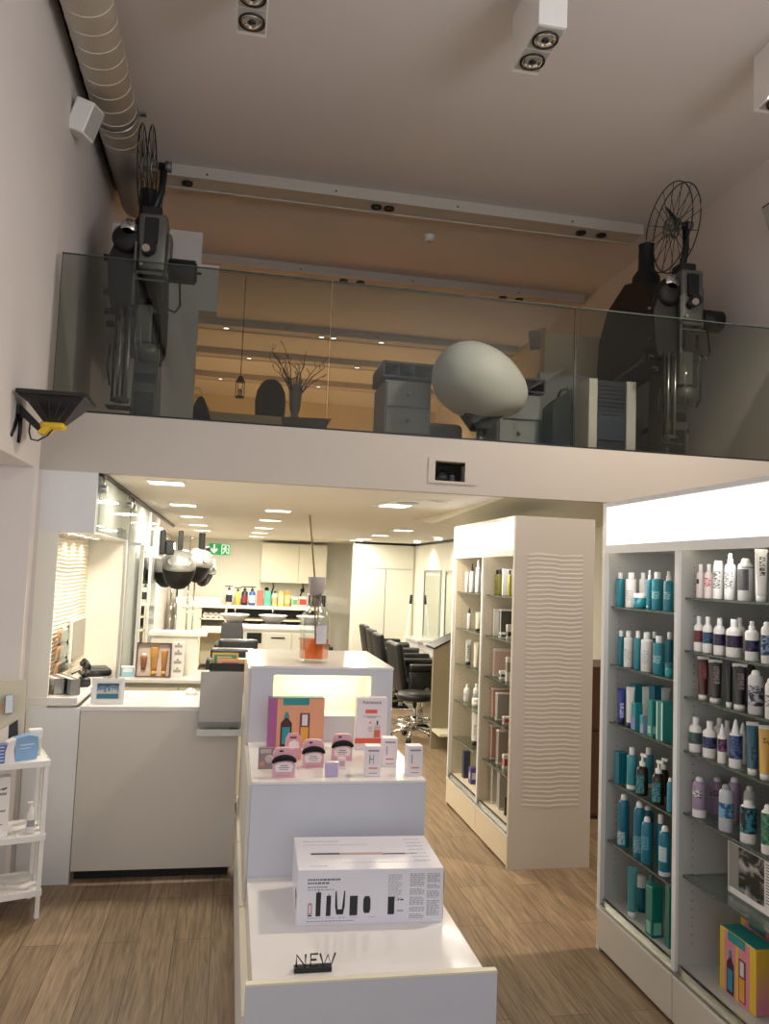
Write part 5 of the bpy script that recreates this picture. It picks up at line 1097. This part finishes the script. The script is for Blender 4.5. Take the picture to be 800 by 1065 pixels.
mb(M_WHITE).lathe([(.05, 0), (.052, .008), (.045, .022), (.028, .032), (0, .036)], n=24, sx=.6).build('body', t); mb(M_GREYW).box((-.004, -.035, .029), (.004, -.018, .036), .002).build('scroll_wheel', t)
t = thing('gift_set', 'open gift set of three golden tubes in a dark framed tray on the back counter', 'gift set', (-.6, 5.68, .885), 0, None, (-.1, 0, .0))
b = mb(P('#5a3f36')); b.box((0, 0, 0), (.23, .06, .008)).box((0, 0, .225), (.23, .06, .233)).box((0, 0, 0), (.008, .06, .233)).box((.222, 0, 0), (.23, .06, .233)).build('tray_frame', t)
mb(P('#d6c2b4')).box((.008, .03, .008), (.222, .05, .225)).build('tray_lining', t)
for x, z0, z1, wd, col in ((.05, .03, .14, .044, '#8f5d33'), (.118, .02, .205, .058, '#c4904a'), (.185, .02, .18, .044, '#b98245')):
    g = mb(P(col, .25)).lathe([(0, z0 + .02), (wd * .32, z0 + .02), (wd * .5, z1 - .01), (wd * .5, z1), (0, z1)], (x, .018, 0), 16, sy=.5).build('golden_tube', t)
    mb(P('#d9a54c', .2) if x > .1 else M_WHITE).lathe([(0, z0 if x > .1 else z1), (wd * .33, z0 if x > .1 else z1), (wd * .33, (z0 if x > .1 else z1) + .022), (0, (z0 if x > .1 else z1) + .022)], (x, .018, 0), 16, sy=.5).build('cap', g)
t = thing('product_carton', 'white printed carton standing right of the golden gift set', 'box', (-.365, 5.72, .885), 0, None)
o = mb(M_CARD).box((0, 0, 0), (.08, .05, .235), .001).build('carton', t)
b = mb(P('#a89a90'))
for z in (.03, .09, .15, .2): b.box((.015, -.0006, z), (.065, 0, z + .018)).prism([(.03, z + .02), (.05, z + .02), (.045, z + .035), (.035, z + .035)], 'y', -.0006, 0)
b.build('printed_pattern', o)
t = thing('tissue_box', 'light blue box at the left end of the back counter', 'box', (-.69, 5.7, .885), .15)
o = mb(P('#9cc0d2')).box((0, 0, 0), (.085, .1, .06), .002).build('carton', t); mb(P('#e4ecf0')).box((.01, -.0006, .03), (.07, 0, .055)).box((0, .0, .06), (.085, .1, .0606)).build('printed_panel', o)
t = thing('white_stand', 'white boxy stand rising behind the golden gift set', 'stand', (-.52, 5.85, .885), 0)
mb(M_SALON).box((0, 0, 0), (.32, .2, .27)).build('body', t); mb(M_SALON).box((-.02, -.02, .27), (.38, .22, .295)).build('top', t)
t = thing('magazine_box', 'black open file box holding bright cards, on the reception desk', 'file box', (-.085, 4.86, .9), 0)
t.location = (-.09, 4.84, .9)
b = mb(M_BLACK).box((0, 0, 0), (.2, .006, .185)).box((0, .1, 0), (.2, .106, .185)).box((0, 0, 0), (.006, .106, .185)).box((.194, 0, 0), (.2, .106, .185)).box((0, 0, 0), (.2, .106, .006)).build('box', t)
for k, (c, lb, x0, x1, z, y) in enumerate((('#d9a8a4', 'pink card with orange border, front card in the black file box', .04, .205, .205, .02), ('#3f9c94', 'turquoise card with yellow border behind the pink card in the file box', .01, .165, .235, .05))):
    q = thing('greeting_card', lb, 'card', (-.09 + x0, 4.84 + y, .907), 0, 'cards in the black file box')
    mb(P('#e3b24a')).box((0, 0, 0), (x1 - x0, .003, z)).build('card', q); mb(P(c)).box((.012, -.001, .01), (x1 - x0 - .012, 0, z - .012)).build('printed_panel', q)
    mb(P('#c95f8a' if k == 0 else '#e9d7b0')).box((.03, -.002, z - .03), (x1 - x0 - .04, -.001, z - .022)).build('printed_line', q)

# ------------------------------------------------------------------ white rack at the left
t = thing('white_rack', 'white metal three tier rack at the left photo edge', 'shelf rack', (-.785, 4.03, 0), math.radians(20))
RW, RD = .5, .27
tiers = (.712, .375, .125)
for k, z in enumerate(tiers):
    sh = mb(M_WHITE).box((-RW, 0, z - .012), (0, RD, z)).build('shelf', t)
    mb(M_WHITE).box((-RW, -.004, z - .022), (0, 0, z + .004)).box((-.0, 0, z - .022), (.004, RD, z + .004)).box((-RW, RD, z - .022), (0, RD + .004, z + .004)).build('rim', sh)
for x, y in ((-.02, .0), (-.02, RD - .02), (-RW, 0), (-RW, RD - .02)):
    mb(M_WHITE).box((x, y + .001, 0), (x + .019, y + .019, .7)).build('leg', t)
b = mb(M_WHITE)
for y in (.07, .15): b.box((-.012, y, .125), (-.003, y + .03, .7))
b.build('side_slat', t)
RM = t.matrix_basis.copy()
def onrack(x, y, z):
    a = math.radians(20); return (-.785 + x * math.cos(a) - y * math.sin(a), 4.03 + x * math.sin(a) + y * math.cos(a), z)
ra = math.radians(20)
t = thing('blue_packet', 'pale blue curved packet standing on the rack top', 'packet', onrack(-.145, .05, .712), ra + .25)
b = mb(P('#7fa3cc')); b.prism([(0, 0), (.1, .0), (.108, .05), (.1, .105), (.06, .115), (.0, .105), (-.008, .05)], 'y', 0, .055); o = b.build('blue_body', t)
mb(P('#e2dde0')).prism([(0, 0), (-.06, .0), (-.035, .09), (-.0, .105)], 'y', .0, .05).build('white_side', t); mb(P('#cfe0f0')).box((.02, -.001, .07), (.085, 0, .074)).box((.02, -.001, .055), (.07, 0, .058)).build('printed_lines', o)
t = thing('blue_packet', 'striped dark blue packet at the left photo edge on the rack top', 'packet', onrack(-.28, .03, .712), ra)
o = mb(P('#5a6ea8')).box((0, 0, 0), (.09, .05, .085), .003).build('blue_body', t)
b = mb(P('#cdd6ea'))
for k in range(5): b.box((.005, -.001, .012 + k * .015), (.085, 0, .016 + k * .015))
b.build('printed_stripes', o)
t = thing('leaflet_display', 'beige printed cardboard leaflet display at the back of the rack top', 'leaflet display', onrack(-.32, .16, .712), ra, None, (-.15, 0, ra))
o = mb(P('#c9c0a8')).box((0, 0, 0), (.22, .012, .36), .001).build('backboard', t)
mb(P('#d9b48c')).box((.02, -.001, .2), (.13, 0, .25)).build('printed_panel', o); mb(P('#d3845e')).box((.02, -.02, .22), (.055, -.001, .28), .002).build('orange_pack', o)
for x in (.065, .13): mb(M_SILVER).box((x, -.03, .2), (x + .035, -.002, .29), .004).build('metal_clip', o)
mb(P('#e0d4c4')).prism([(.02, .02), (.15, .02), (.15, .15), (.09, .11), (.02, .1)], 'y', -.03, -.002).build('white_leaflet', o)
mb(M_BLACK).prism([(.12, .06), (.2, .0), (.19, .17), (.13, .13)], 'y', -.012, -.001).build('black_card', o)
t = thing('small_bottle', 'small cream box behind the blue packet at the rack corner', 'box', onrack(-.05, .14, .712), ra); t.name = 'small_box'
mb(P('#d8d0bc')).box((-.03, 0, 0), (.03, .04, .12), .003).build('carton', t); mb(M_WHITE).box((-.031, -.001, .08), (.031, .041, .125), .003).build('lid', t)
t = thing('pump_bottle', 'slim clear white pump bottle on the middle tier of the rack', 'bottle', onrack(-.055, .07, .375), ra)
mb(P('#d9d6d4')).lathe([(0, 0), (.019, 0), (.02, .004), (.02, .085), (.012, .098), (.009, .1)], n=18).build('body', t); mb(M_WHITE).lathe([(.01, .1), (.01, .115), (.004, .116), (.004, .135), (0, .135)], n=12).box((-.018, -.005, .132), (.006, .005, .141)).build('pump', t)
mb(P('#9a9494')).lathe([(.0203, .03), (.0203, .06)], n=10, a0=-2.6, a1=-.8).build('printed_label', t)
t = thing('price_card', 'small white card lying on the middle tier of the rack', 'card', onrack(-.12, .02, .375), ra)
mb(M_CARD).box((0, 0, 0), (.1, .1, .003)).build('card', t)
t = thing('price_card', 'white card lying on the lowest tier of the rack', 'card', onrack(-.14, .02, .125), ra)
mb(M_CARD).box((0, 0, 0), (.11, .13, .003)).build('card', t)
for k, (x, lb) in enumerate(((-.16, 'white printed carton nearest the pump bottle on the middle rack tier'), (-.235, 'white printed carton in the middle of the middle rack tier'), (-.31, 'white printed carton at the photo edge on the middle rack tier'))):
    t = thing('product_carton', lb, 'box', onrack(x - .03, .05 - .01 * k, .375), ra, 'cartons on the white rack')
    h = (.27, .22, .25)[k]; o = mb(M_CARD if k != 1 else P('#d6d2d8')).box((-.035, 0, 0), (.035, .06, h), .0015).build('carton', t)
    b = mb(P('#8f8a94')); b.box((-.02, -.0008, h * .7), (.02, 0, h * .74)).box((-.025, -.0008, h * .42), (.02, 0, h * .45)).box((-.02, -.0008, h * .2), (.01, 0, h * .22)).build('printed_lines', o)
    mb(P('#5d565e')).prism([(-.02, h * .76), (-.005, h * .8), (.005, h * .78), (.022, h * .81), (.02, h * .83), (-.018, h * .8)], 'y', -.0008, 0).build('printed_picture', o)
t = thing('product_carton', 'large white carton with black hair dryer print on the lowest rack tier', 'box', onrack(-.42, .04, .125), ra)
o = mb(M_CARD).box((0, 0, 0), (.19, .08, .22), .0015).build('carton', t)
mb(M_BLACK).prism([(.1, .06), (.125, .055), (.13, .1), (.12, .13), (.13, .17), (.115, .185), (.09, .17), (.09, .12), (.1, .1)], 'y', -.001, 0).build('printed_picture', o)
t = thing('rod', 'thin brown rod standing on the lowest rack tier behind the white carton', 'rod', onrack(-.2, .2, .125), ra)
mb(P('#7a6a58')).tube([(0, 0, 0), (0, 0, .22)], .005).build('rod', t); mb(P('#b9a888')).cyl((0, 0, 0), (0, 0, .006), .02).build('foot', t)

# floodlight on the left wall
t = thing('floodlight', 'black and yellow work floodlight on a bracket at the left wall', 'floodlight', (-.86, 3.95, 2.3), 0)
mb(M_BLACK).box((-.145, -.13, .108), (.165, .13, .13), .004).build('front_frame', t)
mb(mat('dark_reflector_housing', '#26262a', .4)).faces([(-.12, -.115, .108), (.15, -.115, .108), (.15, .115, .108), (-.12, .115, .108), (-.03, -.03, -.01), (.05, -.03, -.01), (.05, .03, -.01), (-.03, .03, -.01)], [(0, 1, 2, 3), (7, 6, 5, 4), (0, 4, 5, 1), (1, 5, 6, 2), (2, 6, 7, 3), (3, 7, 4, 0)]).build('housing', t)
b = mb(M_BLACK)
for x in (-.07, -.01, .05, .1): b.prism([(x, .108), (x + .006, .108), (.01 + x * .3 + .004, .0), (.01 + x * .3, .0)], 'y', -.1 + .0, -.085)
b.build('cooling_fin', t)
mb(mat('yellow_plastic', '#e3bd1d', .4)).box((-.05, -.04, -.03), (.055, .04, .0), .008, seg=2).build('yellow_cap', t)
mb(mat('yellow_plastic', '#e3bd1d', .4)).prism([(-.06, -.055), (-.03, -.06), (.0, -.03), (-.03, -.02)], 'y', -.045, .045).build('yellow_hinge', t)
mb(glass('floodlight_glass', (.8, .85, .85), refl=.1)).box((-.13, -.115, .13), (.15, .115, .133)).build('front_glass', t)
b = mb(M_BLACK).prism([(-.045, -.06), (-.03, -.035), (-.145, .075), (-.16, .07), (-.16, .02), (-.13, .015)], 'y', -.012, .012)
b.prism([(-.16, .07), (-.145, .075), (-.14, .03), (-.16, .0)], 'y', -.03, .03).build('bracket', t)
mb(M_BLACK).tube([(-.15, -.02, .03), (-.155, -.06, -.05), (-.158, -.09, -.085)], .009).build('bracket_leg', t)
mb(M_BLACK).tube([(-.15, .02, .03), (-.15, .03, -.05), (-.155, .03, -.1)], .009).build('bracket_leg', t)
mb(M_BLACK).tube([(-.1, 0, .02), (-.102, -.005, -.05), (-.09, -.01, -.085), (-.06, -.01, -.09), (-.02, 0, -.06), (.0, 0, -.03)], .004).build('cable', t)

# ------------------------------------------------------------------ things up on the mezzanine
ZM = 2.44
def reel(t, c, r):
    o = mb(M_DGREY)
    for dx in (-.03, .03):
        o.tube([(c[0] + dx, c[1] + r * math.cos(a), c[2] + r * math.sin(a)) for a in [2*PI*i/40 for i in range(40)]], .0045, 6, closed=True)
    o = o.build('reel', t)
    b = mb(M_DGREY)
    for dx in (-.03, .03):
        for k in range(14):
            a = 2*PI*k/14; b.tube([(c[0] + dx, c[1] + .05*math.cos(a), c[2] + .05*math.sin(a)), (c[0] + dx, c[1] + r*math.cos(a), c[2] + r*math.sin(a))], .0024, 5)
    b.build('spokes', o)
    b = mb(M_CAST)
    for dx in (-.034, .026): 
        b.tube([(c[0] + dx + .004, c[1] + .065*math.cos(a), c[2] + .065*math.sin(a)) for a in [2*PI*i/24 for i in range(24)]], .007, 6, closed=True)
        for k in range(6): a = 2*PI*k/6; b.tube([(c[0] + dx + .004, c[1], c[2]), (c[0] + dx + .004, c[1] + .065*math.cos(a), c[2] + .065*math.sin(a))], .007, 6)
    b.cyl((c[0] - .05, c[1], c[2]), (c[0] + .06, c[1], c[2]), .016).build('hub', o)
def projector(label, x, y, sx, rz, rl, reels):
    t = thing('film_projector', label, 'film projector', (x, y, ZM), rz, 'old cinema projectors')
    z = -ZM
    mb(M_DGREY).box((-.13, .0, 0), (.15, .55, .05), .006).build('base', t)
    mb(M_CAST).prism([(-.07, .05), (.10, .05), (.08, .78), (-.05, .78)], 'y', .12, .38).build('column', t)
    mb(M_DGREY).box((-.05, .115, .36), (.08, .12, .42)).box((-.045, .115, .1), (.075, .12, .3), .002).build('column_door', t)
    # head
    mb(M_CAST).box((-.06, -.05, 1.03), (.11, .14, 1.40), .02, seg=2).build('mechanism_head', t)
    mb(M_CAST).box((.09, -.02, 1.0), (.14, .12, 1.30), .025, seg=3).build('gear_housing', t)
    mb(M_BLACK).box((-.05, -.02, 1.40), (.07, .1, 1.455), .006).build('feed_sprocket_cover', t)
    mb(M_BLACKM).box((-.02, -.075, 1.2), (.06, -.05, 1.36), .004).cyl((.0, -.1, 1.14), (.0, -.05, 1.14), .03).build('gate_door', t)
    mb(M_CHROME).cyl((.0, -.13, 1.14), (.0, -.1, 1.14), .024).cyl((.03, -.07, 1.3), (.03, -.05, 1.3), .014).cyl((-.03, -.07, 1.06), (-.03, -.05, 1.06), .012).build('film_roller', t)
    mb(M_BLACKM).cyl((.02, -.1, 1.16), (.02, -.05, 1.16), .034).cyl((.02, -.115, 1.16), (.02, -.1, 1.16), .04).build('lens', t)
    mb(M_BLACKM).lathe([(0, -.05), (.075, -.05), (.09, -.03), (.09, .04), (.06, .06), (0, .06)], n=24, M=Matrix.Translation((-.13, .02, 1.23)) @ Matrix.Rotation(PI/2, 4, 'X')).build('shutter_drum', t)
    mb(M_CAST).box((-.075, -.06, .8), (-.06, -.045, 1.2)).box((-.075, -.06, 1.0), (.1, -.045, 1.02)).box((-.06, -.06, .96), (.12, -.045, .972)).build('film_guide', t)
    # lamp house behind
    mb(M_BLACKM).prism([(.1, .9), (.1, 1.2), (.25, 1.4), (.5, 1.46), (.78, 1.34), (.92, 1.12), (.95, .85), (.9, .74), (.3, .82)], 'x', -.2, .06).build('lamp_house', t)
    mb(M_BLACKM).lathe([(.11, 1.38), (.1, 1.5), (.06, 1.56), (.055, 1.74), (.06, 1.75), (0, 1.75)], (-.07, .42, 0), 20).build('chimney', t)
    mb(M_CAST).prism([(.2, .86), (.95, .76), (.95, .72), (.2, .8)], 'x', -.19, .05).build('lamp_house_rail', t)
    b = mb(M_BLACKM)
    for yy in (.3, .42, .54, .66): b.box((.06, yy, .95), (.066, yy + .06, 1.25), .003)
    b.build('lamp_house_door', t)
    mb(M_BLACKM).prism([(-.2, .78), (-.06, .78), (-.05, 1.18), (-.1, 1.33), (-.16, 1.33), (-.24, 1.1), (-.22, .86)], 'y', .0, .1).build('sound_head', t)
    for p in ((-.245, .05, 1.12), (-.24, .05, .9), (-.22, .05, .78), (-.2, .05, .7)): mb(M_BLACK).cyl((p[0] - .025, p[1], p[2]), (p[0] + .02, p[1], p[2]), .022, .018).build('knob', t)
    mb(M_CHROME).lathe([(.0, 0), (.05, 0), (.05, .02), (0, .02)], n=18, M=Matrix.Translation((-.12, -.02, 1.3)) @ Matrix.Rotation(PI/2, 4, 'X')).build('sound_roller', t)
    # motor on the right
    mb(M_BLACKM).cyl((.13, .04, 1.075), (.29, .04, 1.075), .076, n=24).cyl((.29, .04, 1.075), (.3, .04, 1.075), .06).cyl((.3, .04, 1.075), (.33, .04, 1.075), .008).build('motor', t)
    mb(M_BLACK).tube([(.2, .04, 1.0), (.21, .03, .85), (.18, .02, .8), (.13, .02, .82), (.1, .03, .9)], .008).tube([(.09, .0, .95), (.11, -.01, .7), (.12, .0, .5), (.11, .03, .45)], .009).build('cable', t)
    # lower part
    mb(M_CAST).box((-.05, -.03, .58), (.05, .12, .82), .01).build('sprocket_block', t); mb(M_BLACKM).box((.05, .0, .58), (.1, .12, .78), .008).build('drive_box', t)
    mb(M_CAST).lathe([(0, -.07), (.05, -.06), (.065, 0), (.05, .06), (0, .07)], n=20, M=Matrix.Translation((.02, .02, .53)) @ Matrix.Rotation(PI/2, 4, 'Y')).build('take_up_gear', t)
    for xx in (-.16, -.13, -.1, -.08): mb(M_STEEL if xx in (-.13, -.08) else M_BLACKM).cyl((xx, -.01, .2), (xx, -.01, .8), .0085, n=10).build('guide_rod', t)
    mb(M_CAST).box((-.19, -.06, .16), (-.04, .06, .17), .002).lathe([(.05, .2), (.055, .22), (.05, .225), (0, .225)], (-.11, 0, 0), 18).build('lower_spool_plate', t)
    mb(M_BLACK).tube([(-.19, 0, .55), (-.2, .0, .42), (-.18, .01, .3)], .007).build('cable', t)
    # reel arm
    c = (-.05, .1, 1.75)
    mb(M_DGREY).tube([(.0, .06, 1.42), (.05, .08, 1.6), (.055, .1, 1.78)], [.026, .022, .024], 10).tube([(.02, .1, 1.78), (.09, .1, 1.78)], .022, 10).build('reel_arm', t)
    mb(M_CAST).cyl((.06, .1, 1.78), (.1, .1, 1.78), .035).box((.04, .085, 1.5), (.058, .115, 1.7), .004).build('arm_clamp', t)
    reel(t, c, rl)
    if reels > 1: mb(M_DGREY).tube([(.0, .1, 1.78), (.015, .25, 1.95), (.02, .3, 2.0)], [.02, .012, .008], 8).build('tension_lever', t)
    b = mb(M_STEEL)
    rr = random.Random(9)
    for k in range(6):
        yy = -.04 + .03 * k; b.tube([(-.03 + .02 * k, yy, .8), (-.04 + .03 * k, yy - .03, .6), (-.02 + .025 * k, yy, .45 + .03 * k)], .003, 5)
    b.build('wire', t)
    return t
projector('dark old cinema film projector at the left end of the mezzanine', -.61, 5.05, 1, 0, .262, 1)
projector('dark old cinema film projector at the right end of the mezzanine', 3.02, 4.93, 1, -.0, .31, 2)

# white egg lamp
t = thing('egg_lamp', 'large white egg shaped shell on a black stem behind the glass balustrade', 'lamp', (1.67, 5.3, ZM))
pr = []
for k in range(25):
    a = PI * k / 24; rr = .262 * math.sin(a) * (1 + .16 * math.cos(a)); pr.append((max(rr, 0), .355 * -math.cos(a)))
mb(mat('white_egg_shell', '#f0f1ee', .45)).lathe(pr, n=40, M=Matrix.Translation((-.005, 0, .575)) @ Matrix.Rotation(math.radians(108), 4, 'Y'), sy=1).build('shell', t)
mb(M_BLACK).prism([(-.13, .34), (.15, .345), (.05, .24), (-.05, .24)], 'y', -.07, .07).build('cradle', t)
mb(M_BLACK).box((.03, -.04, .2), (.08, .04, .28), .008).build('adjuster', t)
mb(M_CAST).cyl((0, 0, .02), (0, 0, .26), .025).build('stem', t); mb(M_DGREY).lathe([(0, 0), (.2, 0), (.2, .015), (.03, .035)], n=28).build('base', t)
# drawers
def drawer_unit(label, x, y, rz):
    t = thing('drawer_unit', label, 'drawer unit', (x, y, ZM), rz, 'grey drawer units on the mezzanine')
    gm = mat('grey_painted_wood', '#a9adb0', .5)
    mb(gm).box((0, .018, 0), (.34, .45, .6), .003).build('body', t)
    for k in range(3):
        d = mb(gm).box((.012, .0, .03 + k * .19), (.328, .018, .205 + k * .19), .003).build('drawer', t)
        mb(gm).lathe([(0, -.022), (.016, -.02), (.016, -.008), (.008, 0)], n=14, M=Matrix.Translation((.17, .0, .118 + k * .19)) @ Matrix.Rotation(-PI/2, 4, 'X')).build('knob', d)
    dm = mat('dark_grey_tray', '#4c4f52', .5)
    tr = mb(dm).box((-.02, .0, .62), (.37, .44, .632)).box((-.02, .43, .632), (.37, .44, .73)).box((-.02, .0, .632), (-.008, .43, .73)).box((.358, .0, .632), (.37, .43, .73)).box((-.02, .0, .72), (.37, .44, .735)).build('top_tray', t)
    mb(dm).box((.09, .005, .632), (.1, .43, .72)).box((.2, .005, .632), (.21, .43, .72)).box((.02, .1, .6), (.06, .3, .62)).build('tray_divider', tr)
drawer_unit('grey three drawer unit left of the white egg shell', 1.02, 5.5, 0)
drawer_unit('grey three drawer unit right of the white egg shell', 1.91, 5.62, 0)
t = thing('sofa', 'low dark cushioned seat showing beneath the white egg shell', 'sofa', (1.38, 6.0, ZM))
mb(mat('taupe_fabric', '#6a6258', .9)).box((0, 0, .0), (.5, .5, .2), .04, seg=3).build('seat', t); mb(mat('taupe_fabric', '#6a6258', .9)).box((0, .42, .2), (.5, .56, .5), .05, seg=3).build('backrest', t)
# navy cabinet
t = thing('portable_cabinet', 'white framed cabinet with navy front under the right projector', 'cabinet', (2.44, 5.2, ZM))
mb(M_WHITE).box((0, 0, 0), (.065, .4, .655), .004).box((.29, 0, 0), (.365, .4, .655), .004).build('side_frame', t)
nv = mat('navy_panel', '#2a3144', .5); fr = mb(nv).box((.066, .012, .01), (.289, .38, .65)).build('body', t)
mb(mat('slate_panel', '#3c4656', .45)).box((.068, .004, .22), (.287, .0119, .42)).build('front_door', t); b = mb(M_BLACK)
for k in range(6): b.box((.075, .008, .46 + k * .03), (.28, .0119, .466 + k * .03))
b.box((.11, .0, .4), (.24, .0039, .405)).build('vent_slot', t)
t = thing('suitcase', 'dark upright case beside the navy fronted cabinet', 'case', (2.26, 5.42, ZM))
mb(M_DGREY).prism([(0, 0), (.15, 0), (.15, .62), (.06, .56), (.0, .5)], 'y', 0, .2).build('body', t); mb(M_BLACK).tube([(.08, .1, .58), (.1, .1, .63), (.15, .1, .65), (.16, .1, .62)], .01).build('handle', t)
t = thing('grey_roll', 'pale grey drum behind the right projector column', 'drum', (3.29, 5.64, ZM))
t.name = 'storage_drum'
mb(M_GREYW).lathe([(0, 0), (.16, 0), (.17, .02), (.17, .45), (.11, .55), (0, .56)], n=28).build('drum', t); mb(M_DGREY).lathe([(.17, .38), (.176, .39), (.176, .41), (.17, .42)], n=28).build('hoop', t)
# back room: desk, vase, chair, lantern
t = thing('desk', 'pale wooden desk in the back room of the mezzanine', 'desk', (-.28, 7.0, ZM))
pw = mat('pale_wood', '#c9b08a', .5, noise=.1, nscale=6)
mb(pw).box((0, 0, .47), (.66, .7, .56), .004).build('top', t); mb(mat('taupe_fabric', '#6a6258', .9)).prism([(.665, .47), (1.06, .47), (1.06, .56), (1.1, .575), (.665, .56)], 'y', 0, .5).build('return_top', t)
for x in (.02, .98): mb(pw).box((x, .03, 0), (x + .06, .09, .47)).build('leg', t)
for x in (.02, .98): mb(pw).box((x, .4, 0), (x + .06, .46, .47)).build('leg', t)
t = thing('branch_vase', 'tall vase of bare budding branches on the mezzanine desk', 'vase', (.5, 7.2, ZM + .5755)); 
mb(mat('grey_ceramic_vase', '#8a857c', .3)).lathe([(0, 0), (.04, 0), (.045, .02), (.03, .05), (.05, .1), (.06, .26), (.068, .32), (.062, .32), (.05, .25), (0, .2)], n=24).build('vase', t)
rr = random.Random(5); b = mb(mat('brown_bark', '#3a2c20', .8)); lv = mb(mat('dry_buds', '#4a3a2a', .8))
for k in range(15):
    a = rr.uniform(0, 2*PI); s_ = rr.uniform(.12, .38); hh = rr.uniform(.42, .62); p0 = Vector((.02*math.cos(a), .02*math.sin(a), .2)); p3 = Vector((s_*math.cos(a), s_*math.sin(a)*.6, hh))
    pts = [p0.lerp(p3, q) + Vector((rr.uniform(-.015, .015), rr.uniform(-.015, .015), .05 * math.sin(q * 3))) for q in (0, .25, .5, .75, 1)]
    b.tube(pts, [.006, .005, .004, .003, .002], 5)
    for q in range(1, 5):
        e = pts[q] + Vector((rr.uniform(-.05, .05), rr.uniform(-.05, .05), rr.uniform(.0, .06))); b.tube([pts[q], e], .002, 4)
        for m_ in (e, (e + pts[q]) / 2): lv.lathe([(0, -.007), (.005, 0), (0, .01)], m_, 6)
b.build('branches', t); lv.build('buds', t)
t = thing('tub_chair', 'dark rounded chair back behind the mezzanine desk, beside the vase', 'chair', (.31, 8.0, ZM))
mb(mat('brown_upholstery', '#4c463e', .8)).lathe([(.14, .62), (.15, .75), (.155, .9), (.14, 1.0), (.1, 1.08), (.05, 1.12), (0, 1.13)], n=24, sy=.6).build('backrest', t)
mb(mat('brown_upholstery', '#4c463e', .8)).box((-.17, -.12, .58), (.17, .14, .74), .04, seg=3).build('seat', t); mb(M_DGREY).cyl((0, 0, .02), (0, 0, .58), .03).lathe([(0, 0), (.22, 0), (.2, .02), (.03, .04)], n=20).build('pedestal', t)
t = thing('lantern', 'small hanging lantern in the mezzanine back room', 'lantern', (.0, 8.0, 3.36))
mb(M_DGREY).lathe([(.0, .22), (.02, .21), (.045, .16), (.05, .15), (0, .15)], n=14).tube([(0, 0, .22), (0, 0, 1.24)], .004).build('cap', t)
b = mb(M_DGREY)
for k in range(6): a = 2*PI*k/6; b.tube([(.042*math.cos(a), .042*math.sin(a), .0), (.042*math.cos(a), .042*math.sin(a), .15)], .0035, 5)
b.lathe([(0, -.01), (.045, -.01), (.045, .005), (0, .005)], n=14).build('cage', t); mb(P('#cfc4ac')).cyl((0, 0, .005), (0, 0, .08), .014).build('candle', t)
t = thing('jacket', 'dark jacket hanging on the left mezzanine wall edge', 'jacket', (-.3, 6.38, 2.62)); 
mb(mat('dark_jacket_cloth', '#20201f', .9)).lathe([(.09, 0), (.1, .05), (.09, .18), (.06, .28), (.025, .36), (.0, .38)], n=16, sy=.5).build('cloth', t); mb(M_STEEL).tube([(0, 0, .37), (.0, 0, .42), (-.03, -.02, .44), (-.055, -.04, .42)], .004).build('hook', t)
